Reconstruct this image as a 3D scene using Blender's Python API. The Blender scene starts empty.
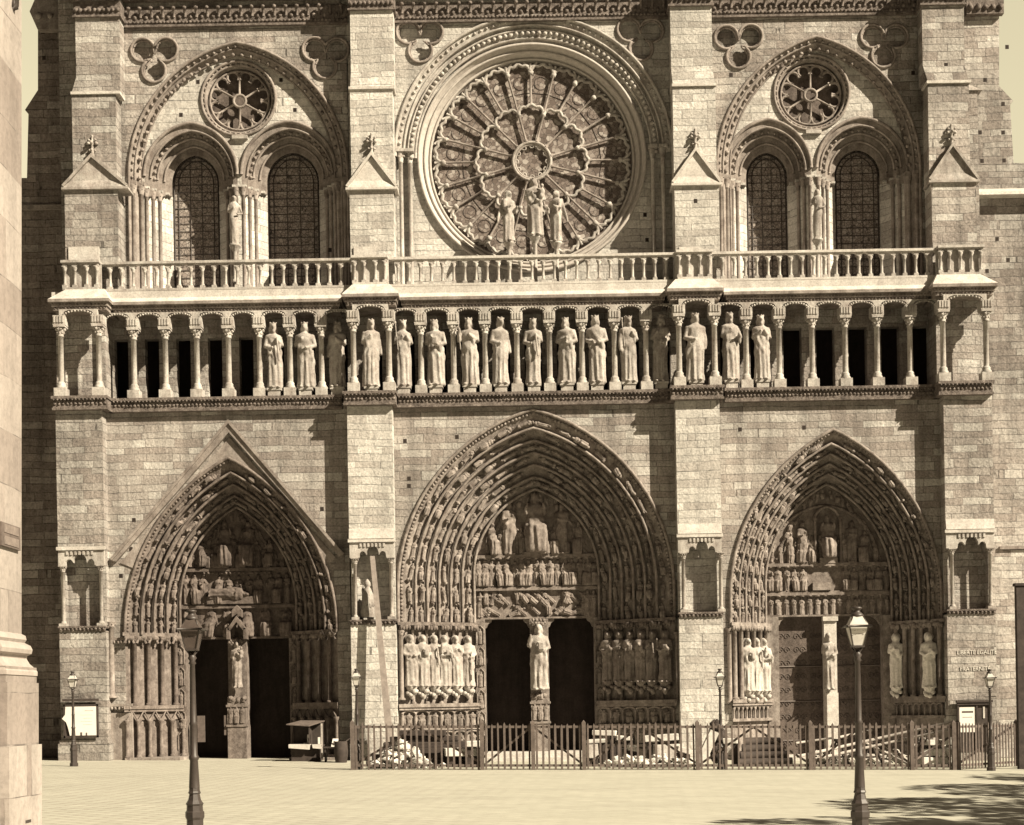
import bpy, bmesh, math, random
import numpy as np
from mathutils import Vector, Matrix, noise
from mathutils.geometry import tessellate_polygon
R = math.radians
scene = bpy.context.scene
# ---------------------------------------------------------------- camera
D = 65.0; F = 1462.5; HC = 2.53; PX, PY = 525.0, 703.0; ROLL = 0.017
cd = bpy.data.cameras.new('camera'); cam = bpy.data.objects.new('camera', cd)
scene.collection.objects.link(cam); scene.camera = cam
cam.location = (0, -D, HC)
cam.rotation_euler = (R(90), 0, 0)
cam.rotation_euler = (Matrix.Rotation(ROLL, 4, 'Y') @ Matrix.Rotation(R(90), 4, 'X')).to_euler()
cd.sensor_width = 36; cd.lens = F / 1024 * 36
cd.shift_x = (512 - PX) / 1024; cd.shift_y = (PY - 412.5) / 1024
cd.clip_start = 0.1; cd.clip_end = 2000
# ---------------------------------------------------------------- light
SUN_EL, SUN_AZ = R(36), R(58)      # azimuth measured from the facade normal towards the right (south)
sd = bpy.data.lights.new('sun', 'SUN'); sd.energy = 5.0; sd.angle = R(0.5); sd.color = (1.0, 0.885, 0.68)
sun = bpy.data.objects.new('sun', sd); scene.collection.objects.link(sun)
sdir = Vector((math.sin(SUN_AZ) * math.cos(SUN_EL), -math.cos(SUN_AZ) * math.cos(SUN_EL), math.sin(SUN_EL)))
sun.rotation_euler = sdir.to_track_quat('Z', 'Y').to_euler()
w = bpy.data.worlds.new('World'); scene.world = w; w.use_nodes = True
nt = w.node_tree; nt.nodes.clear()
sky = nt.nodes.new('ShaderNodeTexSky'); sky.sky_type = 'NISHITA'; sky.sun_disc = False
sky.sun_elevation = SUN_EL; sky.sun_rotation = math.pi - SUN_AZ   # compass angle of the lamp's direction
sky.dust_density = 4.0; sky.air_density = 1.0; sky.ozone_density = 1.0
hs = nt.nodes.new('ShaderNodeHueSaturation'); hs.inputs['Saturation'].default_value = 0.0
mx = nt.nodes.new('ShaderNodeMix'); mx.data_type = 'RGBA'; mx.blend_type = 'MULTIPLY'; mx.inputs[0].default_value = 1
mrt = nt.nodes.new('ShaderNodeMix'); mrt.data_type = 'RGBA'; mrt.inputs[6].default_value = (1.0, .76, .56, 1); mrt.inputs[7].default_value = (1.0, .885, .58, 1); nt.links.new(mrt.outputs[2], mx.inputs[7])
# sky painted brighter behind the cathedral, dimmer in front to deepen the shade
tcw = nt.nodes.new('ShaderNodeTexCoord'); sxw = nt.nodes.new('ShaderNodeSeparateXYZ'); nt.links.new(tcw.outputs['Generated'], sxw.inputs[0])
mrw = nt.nodes.new('ShaderNodeMapRange'); mrw.interpolation_type = 'SMOOTHSTEP'
for i_, v_ in ((1, .35), (2, .8), (3, 0.14), (4, 2.3)): mrw.inputs[i_].default_value = v_
nt.links.new(sxw.outputs[1], mrw.inputs[0])
mrv = nt.nodes.new('ShaderNodeMapRange'); mrv.inputs[1].default_value = .35; mrv.inputs[2].default_value = .8; nt.links.new(sxw.outputs[1], mrv.inputs[0]); nt.links.new(mrv.outputs[0], mrt.inputs[0])
mx2 = nt.nodes.new('ShaderNodeMix'); mx2.data_type = 'RGBA'; mx2.blend_type = 'MULTIPLY'; mx2.inputs[0].default_value = 1
bg = nt.nodes.new('ShaderNodeBackground'); bg.inputs[1].default_value = 0.05
wo = nt.nodes.new('ShaderNodeOutputWorld')
nt.links.new(sky.outputs[0], hs.inputs['Color']); nt.links.new(hs.outputs[0], mx.inputs[6])
nt.links.new(mx.outputs[2], mx2.inputs[6]); nt.links.new(mrw.outputs[0], mx2.inputs[7]); nt.links.new(mx2.outputs[2], bg.inputs[0]); nt.links.new(bg.outputs[0], wo.inputs[0])
scene.view_settings.view_transform = 'Standard'; scene.view_settings.look = 'None'
scene.view_settings.exposure = 1.15; scene.view_settings.gamma = 1.0
scene.cycles.max_bounces = 5; scene.cycles.diffuse_bounces = 2; scene.cycles.transparent_max_bounces = 6
rnd = random.Random(7)
# ---------------------------------------------------------------- photo-derived survey of the facade
# the survey is in facade units: xl, yl = plumb coordinates of the elevation, metres follow from the depth Y
def S(Y): return (D + Y) / F
def QX(xl, Y): return (xl - PX) * S(Y)
def QZ(yl, Y): return HC + (PY - yl) * S(Y)
def LX(x, y): return x + ROLL * (PY - y)
def LY(x, y): return y + ROLL * (x - PX)
def PT(x, y, Y): return QX(LX(x, y), Y), QZ(LY(x, y), Y)
def GZ(X): return -0.017 * X            # the square falls gently to the right
# ---------------------------------------------------------------- mesh builder
class MB:
    def __init__(s): s.v = []; s.n = 0; s.f = []
    def add(s, verts, faces, smooth=False):
        verts = np.asarray(verts, dtype=np.float64).reshape(-1, 3)
        if isinstance(faces, np.ndarray): s.f.append((faces + s.n, smooth))
        else:
            by = {}
            for f in faces: by.setdefault(len(f), []).append(f)
            for k in by: s.f.append((np.array(by[k], dtype=np.int64) + s.n, smooth))
        s.v.append(verts); s.n += len(verts)
    def box(s, x0, x1, y0, y1, z0, z1):
        if x0 > x1: x0, x1 = x1, x0
        if y0 > y1: y0, y1 = y1, y0
        if z0 > z1: z0, z1 = z1, z0
        s.add([(x0,y0,z0),(x1,y0,z0),(x1,y1,z0),(x0,y1,z0),(x0,y0,z1),(x1,y0,z1),(x1,y1,z1),(x0,y1,z1)],
              [(0,3,2,1),(4,5,6,7),(0,1,5,4),(1,2,6,5),(2,3,7,6),(3,0,4,7)])
    def hexa(s, p):
        s.add(p, [(0,3,2,1),(4,5,6,7),(0,1,5,4),(1,2,6,5),(2,3,7,6),(3,0,4,7)])
    def prism(s, poly, y0, y1, holes=(), back=True, caps=True):
        loops = [list(poly)] + [list(h) for h in holes]
        def area(l): return sum(l[i][0]*l[(i+1)%len(l)][1]-l[(i+1)%len(l)][0]*l[i][1] for i in range(len(l)))
        if area(loops[0]) < 0: loops[0].reverse()
        for h in loops[1:]:
            if area(h) > 0: h.reverse()
        flat = [p for l in loops for p in l]; n = len(flat)
        tris = tessellate_polygon([[Vector((p[0], p[1], 0)) for p in l] for l in loops])
        tt = []
        for a, b, c in tris:
            ar = (flat[b][0]-flat[a][0])*(flat[c][1]-flat[a][1])-(flat[c][0]-flat[a][0])*(flat[b][1]-flat[a][1])
            tt.append((a, b, c) if ar > 0 else (a, c, b))
        V = [(p[0], y0, p[1]) for p in flat] + [(p[0], y1, p[1]) for p in flat]
        Fc = []
        if caps:
            Fc += tt
            if back: Fc += [(a+n, c+n, b+n) for a, b, c in tt]
        o = 0
        for l in loops:
            m = len(l)
            for i in range(m):
                a = o+i; b = o+(i+1) % m
                Fc.append((a, a+n, b+n, b))
            o += m
        s.add(V, Fc)
    def lathe(s, prof, cx, cy, cz=0, n=12, smooth=True, a0=0.0, axis='Z'):
        V = []; m = len(prof)
        for r, z in prof:
            for i in range(n):
                a = a0 + 2*math.pi*i/n
                if axis == 'Z': V.append((cx+r*math.cos(a), cy+r*math.sin(a), cz+z))
                else: V.append((cx+r*math.cos(a), cy+z, cz+r*math.sin(a)))
        Fc = []
        for j in range(m-1):
            for i in range(n):
                a = j*n+i; b = j*n+(i+1) % n
                Fc.append((a, b, b+n, a+n))
        V.append((cx, cy, cz+prof[-1][1]) if axis == 'Z' else (cx, cy+prof[-1][1], cz)); k = len(V)-1
        for i in range(n): Fc.append(((m-1)*n+i, (m-1)*n+(i+1) % n, k))
        s.add(V, Fc, smooth)
    def tube(s, pts, r, n=6, closed=False, smooth=True, up=(0,1,0)):
        pts = [Vector(p) for p in pts]; m = len(pts); V = []; up = Vector(up)
        for i, p in enumerate(pts):
            a = pts[(i-1) % m] if (closed or i > 0) else p
            b = pts[(i+1) % m] if (closed or i < m-1) else p
            t = (b-a); t = t.normalized() if t.length > 1e-9 else Vector((0,0,1))
            u = up if abs(t.dot(up)) < 0.95 else Vector((1,0,0))
            e1 = t.cross(u).normalized(); e2 = e1.cross(t).normalized()
            rr = r[i] if isinstance(r, (list, tuple)) else r
            for k in range(n):
                q = 2*math.pi*k/n
                V.append(p + e1*rr*math.cos(q) + e2*rr*math.sin(q))
        Fc = []
        for i in range(m if closed else m-1):
            j = (i+1) % m
            for k in range(n): Fc.append((i*n+k, i*n+(k+1) % n, j*n+(k+1) % n, j*n+k))
        if not closed:
            Fc.append(tuple(range(n))); Fc.append(tuple(reversed(range((m-1)*n, m*n))))
        s.add([tuple(v) for v in V], Fc, smooth)
    def strip(s, A, B, smooth=False):
        n = len(A); s.add(list(A)+list(B), [(i, i+1, n+i+1, n+i) for i in range(n-1)], smooth)
    def blob(s, c, r, jit=0.15, smooth=True):
        if not isinstance(r, (list, tuple)): r = (r, r, r)
        V = ICO.copy() * (1 + jit*(np.array([rnd.random() for _ in range(len(ICO))])[:, None]*2-1))
        s.add(V*np.array(r)+np.array(c), ICOF, smooth)
    def tmpl(s, T, M, smooth=True):
        V, Fq = T; M = np.array(M)
        W = V @ M[:3, :3].T + M[:3, 3]
        for i, f in enumerate(Fq):
            if i == 0: s.add(W, f, smooth)
            else: s.f.append((f + s.n - len(W), smooth))
    def mesh(s, name):
        me = bpy.data.meshes.new(name)
        V = np.concatenate(s.v); lp = [f.ravel() for f, _ in s.f]
        tot = np.concatenate([np.full(len(f), f.shape[1]) for f, _ in s.f])
        sm = np.concatenate([np.full(len(f), m) for f, m in s.f])
        L = np.concatenate(lp)
        me.vertices.add(len(V)); me.vertices.foreach_set('co', V.ravel())
        me.loops.add(len(L)); me.loops.foreach_set('vertex_index', L.astype(np.int32))
        me.polygons.add(len(tot)); st = np.concatenate([[0], np.cumsum(tot)[:-1]])
        me.polygons.foreach_set('loop_start', st.astype(np.int32)); me.polygons.foreach_set('loop_total', tot.astype(np.int32))
        me.polygons.foreach_set('use_smooth', sm.astype(bool))
        me.update(calc_edges=True); me.validate()
        return me
    def build(s, name, mat, parent=None):
        if not s.v: return None
        me = s.mesh(name); me.materials.append(mat)
        o = bpy.data.objects.new(name, me); scene.collection.objects.link(o)
        if parent: o.parent = parent
        return o
_b = bmesh.new(); bmesh.ops.create_icosphere(_b, subdivisions=1, radius=1)
ICO = np.array([v.co[:] for v in _b.verts]); ICOF = np.array([[v.index for v in f.verts] for f in _b.faces]); _b.free()
def empty(name, loc=(0,0,0)):
    o = bpy.data.objects.new(name, None); scene.collection.objects.link(o); o.location = loc; o.empty_display_size = .3; return o
def tag(o, label=None, cat=None, group=None, kind=None):
    if label: o['label'] = label
    if cat: o['category'] = cat
    if group: o['group'] = group
    if kind: o['kind'] = kind
    return o
def copyto(src, parent, loc, sc=None, rz=None):
    c = src.copy(); scene.collection.objects.link(c); c.parent = parent; c.location = loc
    if sc: c.scale = sc
    if rz is not None: c.rotation_euler = (0, 0, rz)
    return c
# ---------------------------------------------------------------- materials (base colours carry the brown cast of the print)
def text_mesh(body, size, extr, mat):
    cu = bpy.data.curves.new('t', 'FONT'); cu.body = body; cu.size = size; cu.extrude = extr; cu.align_x = 'CENTER'
    o = bpy.data.objects.new('t', cu); scene.collection.objects.link(o); bpy.context.view_layer.update()
    me = bpy.data.meshes.new_from_object(o.evaluated_get(bpy.context.evaluated_depsgraph_get())); bpy.data.objects.remove(o)
    me.materials.clear(); me.materials.append(mat); return me
def newmat(name):
    m = bpy.data.materials.new(name); m.use_nodes = True; n = m.node_tree; n.nodes.clear()
    out = n.nodes.new('ShaderNodeOutputMaterial'); b = n.nodes.new('ShaderNodeBsdfPrincipled')
    b.inputs['Roughness'].default_value = .85; b.inputs['Specular IOR Level'].default_value = .2
    n.links.new(b.outputs[0], out.inputs[0]); return m, n, b
def sep(v):            # dark stone and soot are redder than bleached stone
    t = max(0.0, min(1.0, v/.55)); g_, b_ = .75+.20*t, .65+.235*t
    return (v, v*g_, v*b_, 1)
def node(n, t, **k):
    x = n.nodes.new(t)
    for a, b in k.items():
        if a.startswith('i_'): x.inputs[int(a[2:])].default_value = b
        else: setattr(x, a, b)
    return x
def math_(n, op, a, b=None):
    x = n.nodes.new('ShaderNodeMath'); x.operation = op
    for i, q in enumerate((a, b)):
        if q is None: continue
        if isinstance(q, (int, float)): x.inputs[i].default_value = q
        else: n.links.new(q, x.inputs[i])
    return x.outputs[0]
def ramp(n, fac, stops):
    r = n.nodes.new('ShaderNodeValToRGB'); e = r.color_ramp.elements
    while len(e) < len(stops): e.new(.5)
    for q, (p, c) in zip(e, stops): q.position = p; q.color = c if len(c) == 4 else (*c, 1)
    n.links.new(fac, r.inputs[0]); return r.outputs[0]
def mixc(n, fac, a, b, mode='MIX'):
    x = n.nodes.new('ShaderNodeMix'); x.data_type = 'RGBA'; x.blend_type = mode
    if isinstance(fac, (int, float)): x.inputs[0].default_value = fac
    else: n.links.new(fac, x.inputs[0])
    for i, q in ((6, a), (7, b)):
        if isinstance(q, tuple): x.inputs[i].default_value = q
        else: n.links.new(q, x.inputs[i])
    return x.outputs[2]
def noise_(n, vec, scale, detail=4, rough=.6, out='Fac'):
    x = n.nodes.new('ShaderNodeTexNoise'); x.inputs['Scale'].default_value = scale; x.inputs['Detail'].default_value = detail
    x.inputs['Roughness'].default_value = rough; n.links.new(vec, x.inputs['Vector']); return x.outputs[out]
def scaled(n, vec, sx, sy, sz):
    x = n.nodes.new('ShaderNodeMapping'); x.inputs['Scale'].default_value = (sx, sy, sz); n.links.new(vec, x.inputs['Vector']); return x.outputs[0]
def ashlar(name, lo, mid, hi, row=.33, wid=1.0, mortar=.016, mort=.55, stain=.45, bump=.6, speck=.5):
    m, n, b = newmat(name)
    g = n.nodes.new('ShaderNodeNewGeometry'); sx = n.nodes.new('ShaderNodeSeparateXYZ'); n.links.new(g.outputs['Position'], sx.inputs[0])
    wob = noise_(n, g.outputs['Position'], .35, 2)
    z = math_(n, 'ADD', sx.outputs[2], math_(n, 'MULTIPLY', wob, .25))
    zz_ = n.nodes.new('ShaderNodeCombineXYZ'); n.links.new(z, zz_.inputs[2])
    z = math_(n, 'ADD', z, math_(n, 'MULTIPLY', noise_(n, zz_.outputs[0], 1.1, 1), .42))
    rown = math_(n, 'FLOOR', math_(n, 'DIVIDE', z, row))
    wn = n.nodes.new('ShaderNodeTexWhiteNoise'); wn.noise_dimensions = '1D'; n.links.new(rown, wn.inputs['W'])
    x = math_(n, 'ADD', math_(n, 'ADD', sx.outputs[0], math_(n, 'MULTIPLY', sx.outputs[1], .93)), math_(n, 'MULTIPLY', wn.outputs['Value'], wid*3))
    # uneven block lengths: warp x smoothly per row
    cw = n.nodes.new('ShaderNodeCombineXYZ'); n.links.new(x, cw.inputs[0]); n.links.new(math_(n, 'MULTIPLY', rown, 7.3), cw.inputs[1])
    x = math_(n, 'ADD', x, math_(n, 'MULTIPLY', noise_(n, cw.outputs[0], .8, 1), wid*2.2))
    cv = n.nodes.new('ShaderNodeCombineXYZ'); n.links.new(x, cv.inputs[0]); n.links.new(z, cv.inputs[1])
    br = n.nodes.new('ShaderNodeTexBrick'); n.links.new(cv.outputs[0], br.inputs['Vector'])
    br.inputs['Color1'].default_value = (0,0,0,1); br.inputs['Color2'].default_value = (1,1,1,1); br.inputs['Mortar'].default_value = (.5,.5,.5,1)
    br.inputs['Scale'].default_value = 1; br.inputs['Mortar Size'].default_value = mortar; br.inputs['Mortar Smooth'].default_value = .35
    br.inputs['Bias'].default_value = 0; br.inputs['Brick Width'].default_value = wid; br.inputs['Row Height'].default_value = row; br.offset = .5
    vary = math_(n, 'ADD', math_(n, 'MULTIPLY', br.outputs['Color'], .75), math_(n, 'MULTIPLY', noise_(n, g.outputs['Position'], 1.1, 5, .65), .25))
    base = ramp(n, vary, [(0.0, sep(lo*1.25)), (.22, sep(mid*.82)), (.5, sep(mid)), (.72, sep(mid*1.12)), (.90, sep(hi)), (1, sep(hi*1.05))])
    # weathering: broad blotches, vertical streaks, fine speckle
    st = ramp(n, noise_(n, g.outputs['Position'], .22, 5, .7), [(.3, (1-stain,)*3), (.62, (1.05,)*3)])
    base = mixc(n, 1, base, st, 'MULTIPLY')
    sk = ramp(n, noise_(n, scaled(n, g.outputs['Position'], 1.6, 1.6, .14), 1.0, 5, .7), [(.34, (1-stain*.9,)*3), (.56, (1.04,)*3)])
    base = mixc(n, .75, base, sk, 'MULTIPLY')
    sp = ramp(n, noise_(n, g.outputs['Position'], 11, 4, .75), [(.32, (1-speck,)*3), (.58, (1.05,)*3)])
    base = mixc(n, .95, base, sp, 'MULTIPLY')
    jn = ramp(n, noise_(n, g.outputs['Position'], 2.5, 3), [(.40, (.08,)*3), (.62, (1,)*3)])
    jf = mixc(n, 1, br.outputs['Fac'], jn, 'MULTIPLY')
    base = mixc(n, jf, base, mixc(n, 1, base, (mort, mort, mort, 1), 'MULTIPLY'))
    n.links.new(base, b.inputs['Base Color'])
    h = math_(n, 'ADD', math_(n, 'MULTIPLY', br.outputs['Fac'], -.6), math_(n, 'MULTIPLY', noise_(n, g.outputs['Position'], 7, 6, .7), .9))
    h = math_(n, 'ADD', h, math_(n, 'MULTIPLY', br.outputs['Color'], .35))
    bp = n.nodes.new('ShaderNodeBump'); bp.inputs['Strength'].default_value = bump; bp.inputs['Distance'].default_value = .06
    n.links.new(h, bp.inputs['Height']); n.links.new(bp.outputs[0], b.inputs['Normal'])
    return m
def carved(name, lo, hi, scale=2.0, bump=.5, dist=.04, streak=.35, rough=.85):
    m, n, b = newmat(name); g = n.nodes.new('ShaderNodeNewGeometry'); P = g.outputs['Position']
    c = ramp(n, noise_(n, P, scale, 6, .7), [(.28, sep(lo)), (.68, sep(hi))])
    sk = ramp(n, noise_(n, scaled(n, P, 2.2, 2.2, .25), 1, 5, .7), [(.32, (1-streak,)*3), (.58, (1.03,)*3)])
    c = mixc(n, 1, c, sk, 'MULTIPLY')
    c = mixc(n, .8, c, ramp(n, noise_(n, P, 14, 4, .7), [(.3, (.6,)*3), (.56, (1.03,)*3)]), 'MULTIPLY')
    n.links.new(c, b.inputs['Base Color']); b.inputs['Roughness'].default_value = rough
    bp = n.nodes.new('ShaderNodeBump'); bp.inputs['Strength'].default_value = bump; bp.inputs['Distance'].default_value = dist
    n.links.new(noise_(n, P, 9, 7, .75), bp.inputs['Height']); n.links.new(bp.outputs[0], b.inputs['Normal'])
    return m
M = {}
M['ashlar'] = ashlar('ashlar', .27, .43, .60, bump=1.0, mortar=.016, stain=.5, speck=.5, mort=.42)
M['ashlar_fine'] = ashlar('ashlar_fine', .47, .58, .68, row=.34, wid=1.0, stain=.3, speck=.42, mortar=.015, bump=.9, mort=.42)
M['ashlar_old'] = ashlar('ashlar_old', .16, .27, .42, row=.36, wid=1.2, mort=.4, mortar=.02, stain=.5, bump=.9)
M['ashlar_hotel'] = ashlar('ashlar_hotel', .28, .33, .38, row=.62, wid=1.9, mortar=.008, mort=.45, stain=.25, bump=.2, speck=.2)
M['carved'] = carved('carved_stone', .30, .56)
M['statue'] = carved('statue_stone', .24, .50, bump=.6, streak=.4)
M['ledge'] = carved('weathered_ledge', .42, .62, bump=.3, streak=.12)
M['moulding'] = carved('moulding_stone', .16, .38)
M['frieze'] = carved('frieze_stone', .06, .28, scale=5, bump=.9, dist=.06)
M['soot_shade'] = carved('soot_shade_stone', .055, .20, scale=3, bump=.6)  # soot of the left portal; also paints recess shade in the blind roses
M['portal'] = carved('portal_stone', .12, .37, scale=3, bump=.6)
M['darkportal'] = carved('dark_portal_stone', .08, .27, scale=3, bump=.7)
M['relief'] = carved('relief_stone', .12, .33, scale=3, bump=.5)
M['void'] = carved('painted_interior_shade', .025, .045, bump=0)  # near-black colour paints the shade of unlit interiors and openings
def plain(name, col, rough=.7, metal=0, nz=.3, scale=6, bump=.2, spec=.3):
    m, n, b = newmat(name); g = n.nodes.new('ShaderNodeNewGeometry'); P = g.outputs['Position']
    c = ramp(n, noise_(n, P, scale, 5, .7), [(.3, tuple(x*(1-nz) for x in col[:3])), (.7, tuple(x*(1+nz*.4) for x in col[:3]))])
    n.links.new(c, b.inputs['Base Color']); b.inputs['Roughness'].default_value = rough; b.inputs['Metallic'].default_value = metal
    b.inputs['Specular IOR Level'].default_value = spec
    bp = n.nodes.new('ShaderNodeBump'); bp.inputs['Strength'].default_value = bump; bp.inputs['Distance'].default_value = .02
    n.links.new(noise_(n, P, scale*3, 5, .7), bp.inputs['Height']); n.links.new(bp.outputs[0], b.inputs['Normal'])
    return m
M['iron'] = plain('dark_painted_iron', sep(.045), .5, 0, .3, 9, .1, .5)
M['fence'] = plain('weathered_fence_wood', sep(.13), .85, 0, .4, 5, .3)
M['plank'] = plain('grey_plank', sep(.30), .8, 0, .35, 4, .3)
M['timber'] = plain('pale_timber', sep(.42), .8, 0, .35, 4, .3)
M['darkwood'] = plain('dark_timber', sep(.055), .8, 0, .5, 4, .4)
M['paper'] = plain('white_paper', sep(.72), .9, 0, .1, 3, .05)
M['ink'] = plain('printed_ink', sep(.10), .9, 0, .1)
M['rubble'] = plain('white_rubble', sep(.62), .9, 0, .35, 4, .6)
M['sunwhitestatue'] = carved('sun_whitened_stone', .72, .9, bump=.3, streak=.2)  # white colour paints in the sunlight that misses these statues
M['palestatue'] = carved('pale_statue_stone', .34, .60, bump=.6, streak=.35)
M['leaf'] = plain('shade_tree_leaves', (.06,.07,.03,1), .8, 0, .4)
M['bark'] = plain('shade_tree_bark', sep(.14), .9, 0, .4, 5, .6)
M['hotelstone'] = plain('pale_smooth_stone', sep(.36), .85, 0, .25)
M['rim'] = plain('oculus_rim', sep(.46), .85, 0, .25)
M['lampglass'] = plain('frosted_lamp_glass', sep(.55), .25, 0, .2, 5, .05, .6)
M['dullglass'] = plain('dull_reflection_glass', sep(.09), .2, 0, .3, 5, .05, .7)  # lamp glass coloured dark where it reflects no light
M['lettering'] = plain('whitewash_lettering', sep(.66), .9, 0, .4, 9)
M['door'] = carved('oak_door', .07, .17, scale=9, bump=.5, rough=.7)
M['doorscroll'] = plain('door_ironwork', sep(.10), .55, 0, .4, 9, .2, .5)
M['enamel'] = plain('worn_plate', sep(.2), .8, 0, .4, 9)
M['cloth'] = plain('counter_cloth', sep(.5), .9, 0, .3, 5, .3)
def glassmat(name, lo, mid, hi, vs, lead=.045, diamond=False):
    m, n, b = newmat(name); g = n.nodes.new('ShaderNodeNewGeometry'); P = scaled(n, g.outputs['Position'], 1, 0, 1)
    v = n.nodes.new('ShaderNodeTexVoronoi'); v.inputs['Scale'].default_value = vs; n.links.new(P, v.inputs['Vector'])
    ve = n.nodes.new('ShaderNodeTexVoronoi'); ve.feature = 'DISTANCE_TO_EDGE'; ve.inputs['Scale'].default_value = vs; n.links.new(P, ve.inputs['Vector'])
    c = ramp(n, math_(n, 'ADD', math_(n, 'MULTIPLY', v.outputs['Color'], .6), math_(n, 'MULTIPLY', noise_(n, P, 1.2, 4), .4)),
             [(.25, sep(lo)), (.55, sep(mid)), (.8, sep(hi))])
    e = ramp(n, ve.outputs['Distance'], [(lead*.6, (.25,)*3), (lead*1.6, (1,)*3)])
    c = mixc(n, 1, c, e, 'MULTIPLY')
    n.links.new(c, b.inputs['Base Color']); b.inputs['Roughness'].default_value = .35; b.inputs['Specular IOR Level'].default_value = .4
    bp = n.nodes.new('ShaderNodeBump'); bp.inputs['Strength'].default_value = .5; bp.inputs['Distance'].default_value = .02
    n.links.new(v.outputs['Color'], bp.inputs['Height']); n.links.new(bp.outputs[0], b.inputs['Normal'])
    return m
M['rose_glass'] = glassmat('rose_glass', .12, .22, .44, 6, .03)
M['lancet_glass'] = glassmat('lancet_glass', .24, .32, .42, 7, .05)
def groundmat():
    m, n, b = newmat('parvis_paving'); g = n.nodes.new('ShaderNodeNewGeometry'); P = g.outputs['Position']
    mp = n.nodes.new('ShaderNodeMapping'); mp.inputs['Rotation'].default_value = (0, 0, R(38)); n.links.new(P, mp.inputs['Vector'])
    br = n.nodes.new('ShaderNodeTexBrick'); n.links.new(mp.outputs[0], br.inputs['Vector'])
    br.inputs['Color1'].default_value = (0,0,0,1); br.inputs['Color2'].default_value = (1,1,1,1)
    br.inputs['Scale'].default_value = 1; br.inputs['Brick Width'].default_value = .55; br.inputs['Row Height'].default_value = .42
    br.inputs['Mortar Size'].default_value = .035; br.inputs['Mortar Smooth'].default_value = .6
    c = ramp(n, br.outputs['Color'], [(0, (.38,.365,.305,1)), (1, (.42,.405,.34,1))])
    sx = n.nodes.new('ShaderNodeSeparateXYZ'); n.links.new(P, sx.inputs[0])
    # dust lies over the setts in the open square, they show again at the left
    dn = math_(n, 'ADD', math_(n, 'MULTIPLY', sx.outputs[0], -.05), noise_(n, P, .25, 5, .7))
    dust = ramp(n, dn, [(.5, (.08,)*3), (1.0, (1,)*3)])
    mort = mixc(n, 1, br.outputs['Fac'], dust, 'MULTIPLY')
    mort = mixc(n, 1, mort, (.8,.8,.8,1), 'MULTIPLY')
    c = mixc(n, mort, c, sep(.20))
    c = mixc(n, .8, c, ramp(n, noise_(n, scaled(n, P, .5, 1.6, 1), .35, 6, .7), [(.32, (.86,)*3), (.56, (1.02,)*3)]), 'MULTIPLY')
    c = mixc(n, .45, c, ramp(n, noise_(n, scaled(n, P, 1, 2.5, 1), 2.2, 6, .75), [(.3, (.6,)*3), (.5, (1.02,)*3)]), 'MULTIPLY')
    fl = ramp(n, noise_(n, scaled(n, P, 1.2, 6, 1), 1.3, 3, .6), [(.70, (0,)*3), (.76, (1,)*3)])
    c = mixc(n, mixc(n, 1, fl, (.6,.6,.6,1), 'MULTIPLY'), c, sep(.12))
    n.links.new(c, b.inputs['Base Color']); b.inputs['Roughness'].default_value = .9
    h = math_(n, 'ADD', math_(n, 'MULTIPLY', mort, -.8), noise_(n, P, 6, 6, .7))
    bp = n.nodes.new('ShaderNodeBump'); bp.inputs['Strength'].default_value = .35; bp.inputs['Distance'].default_value = .03
    n.links.new(h, bp.inputs['Height']); n.links.new(bp.outputs[0], b.inputs['Normal'])
    return m
M['ground'] = groundmat()
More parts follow.
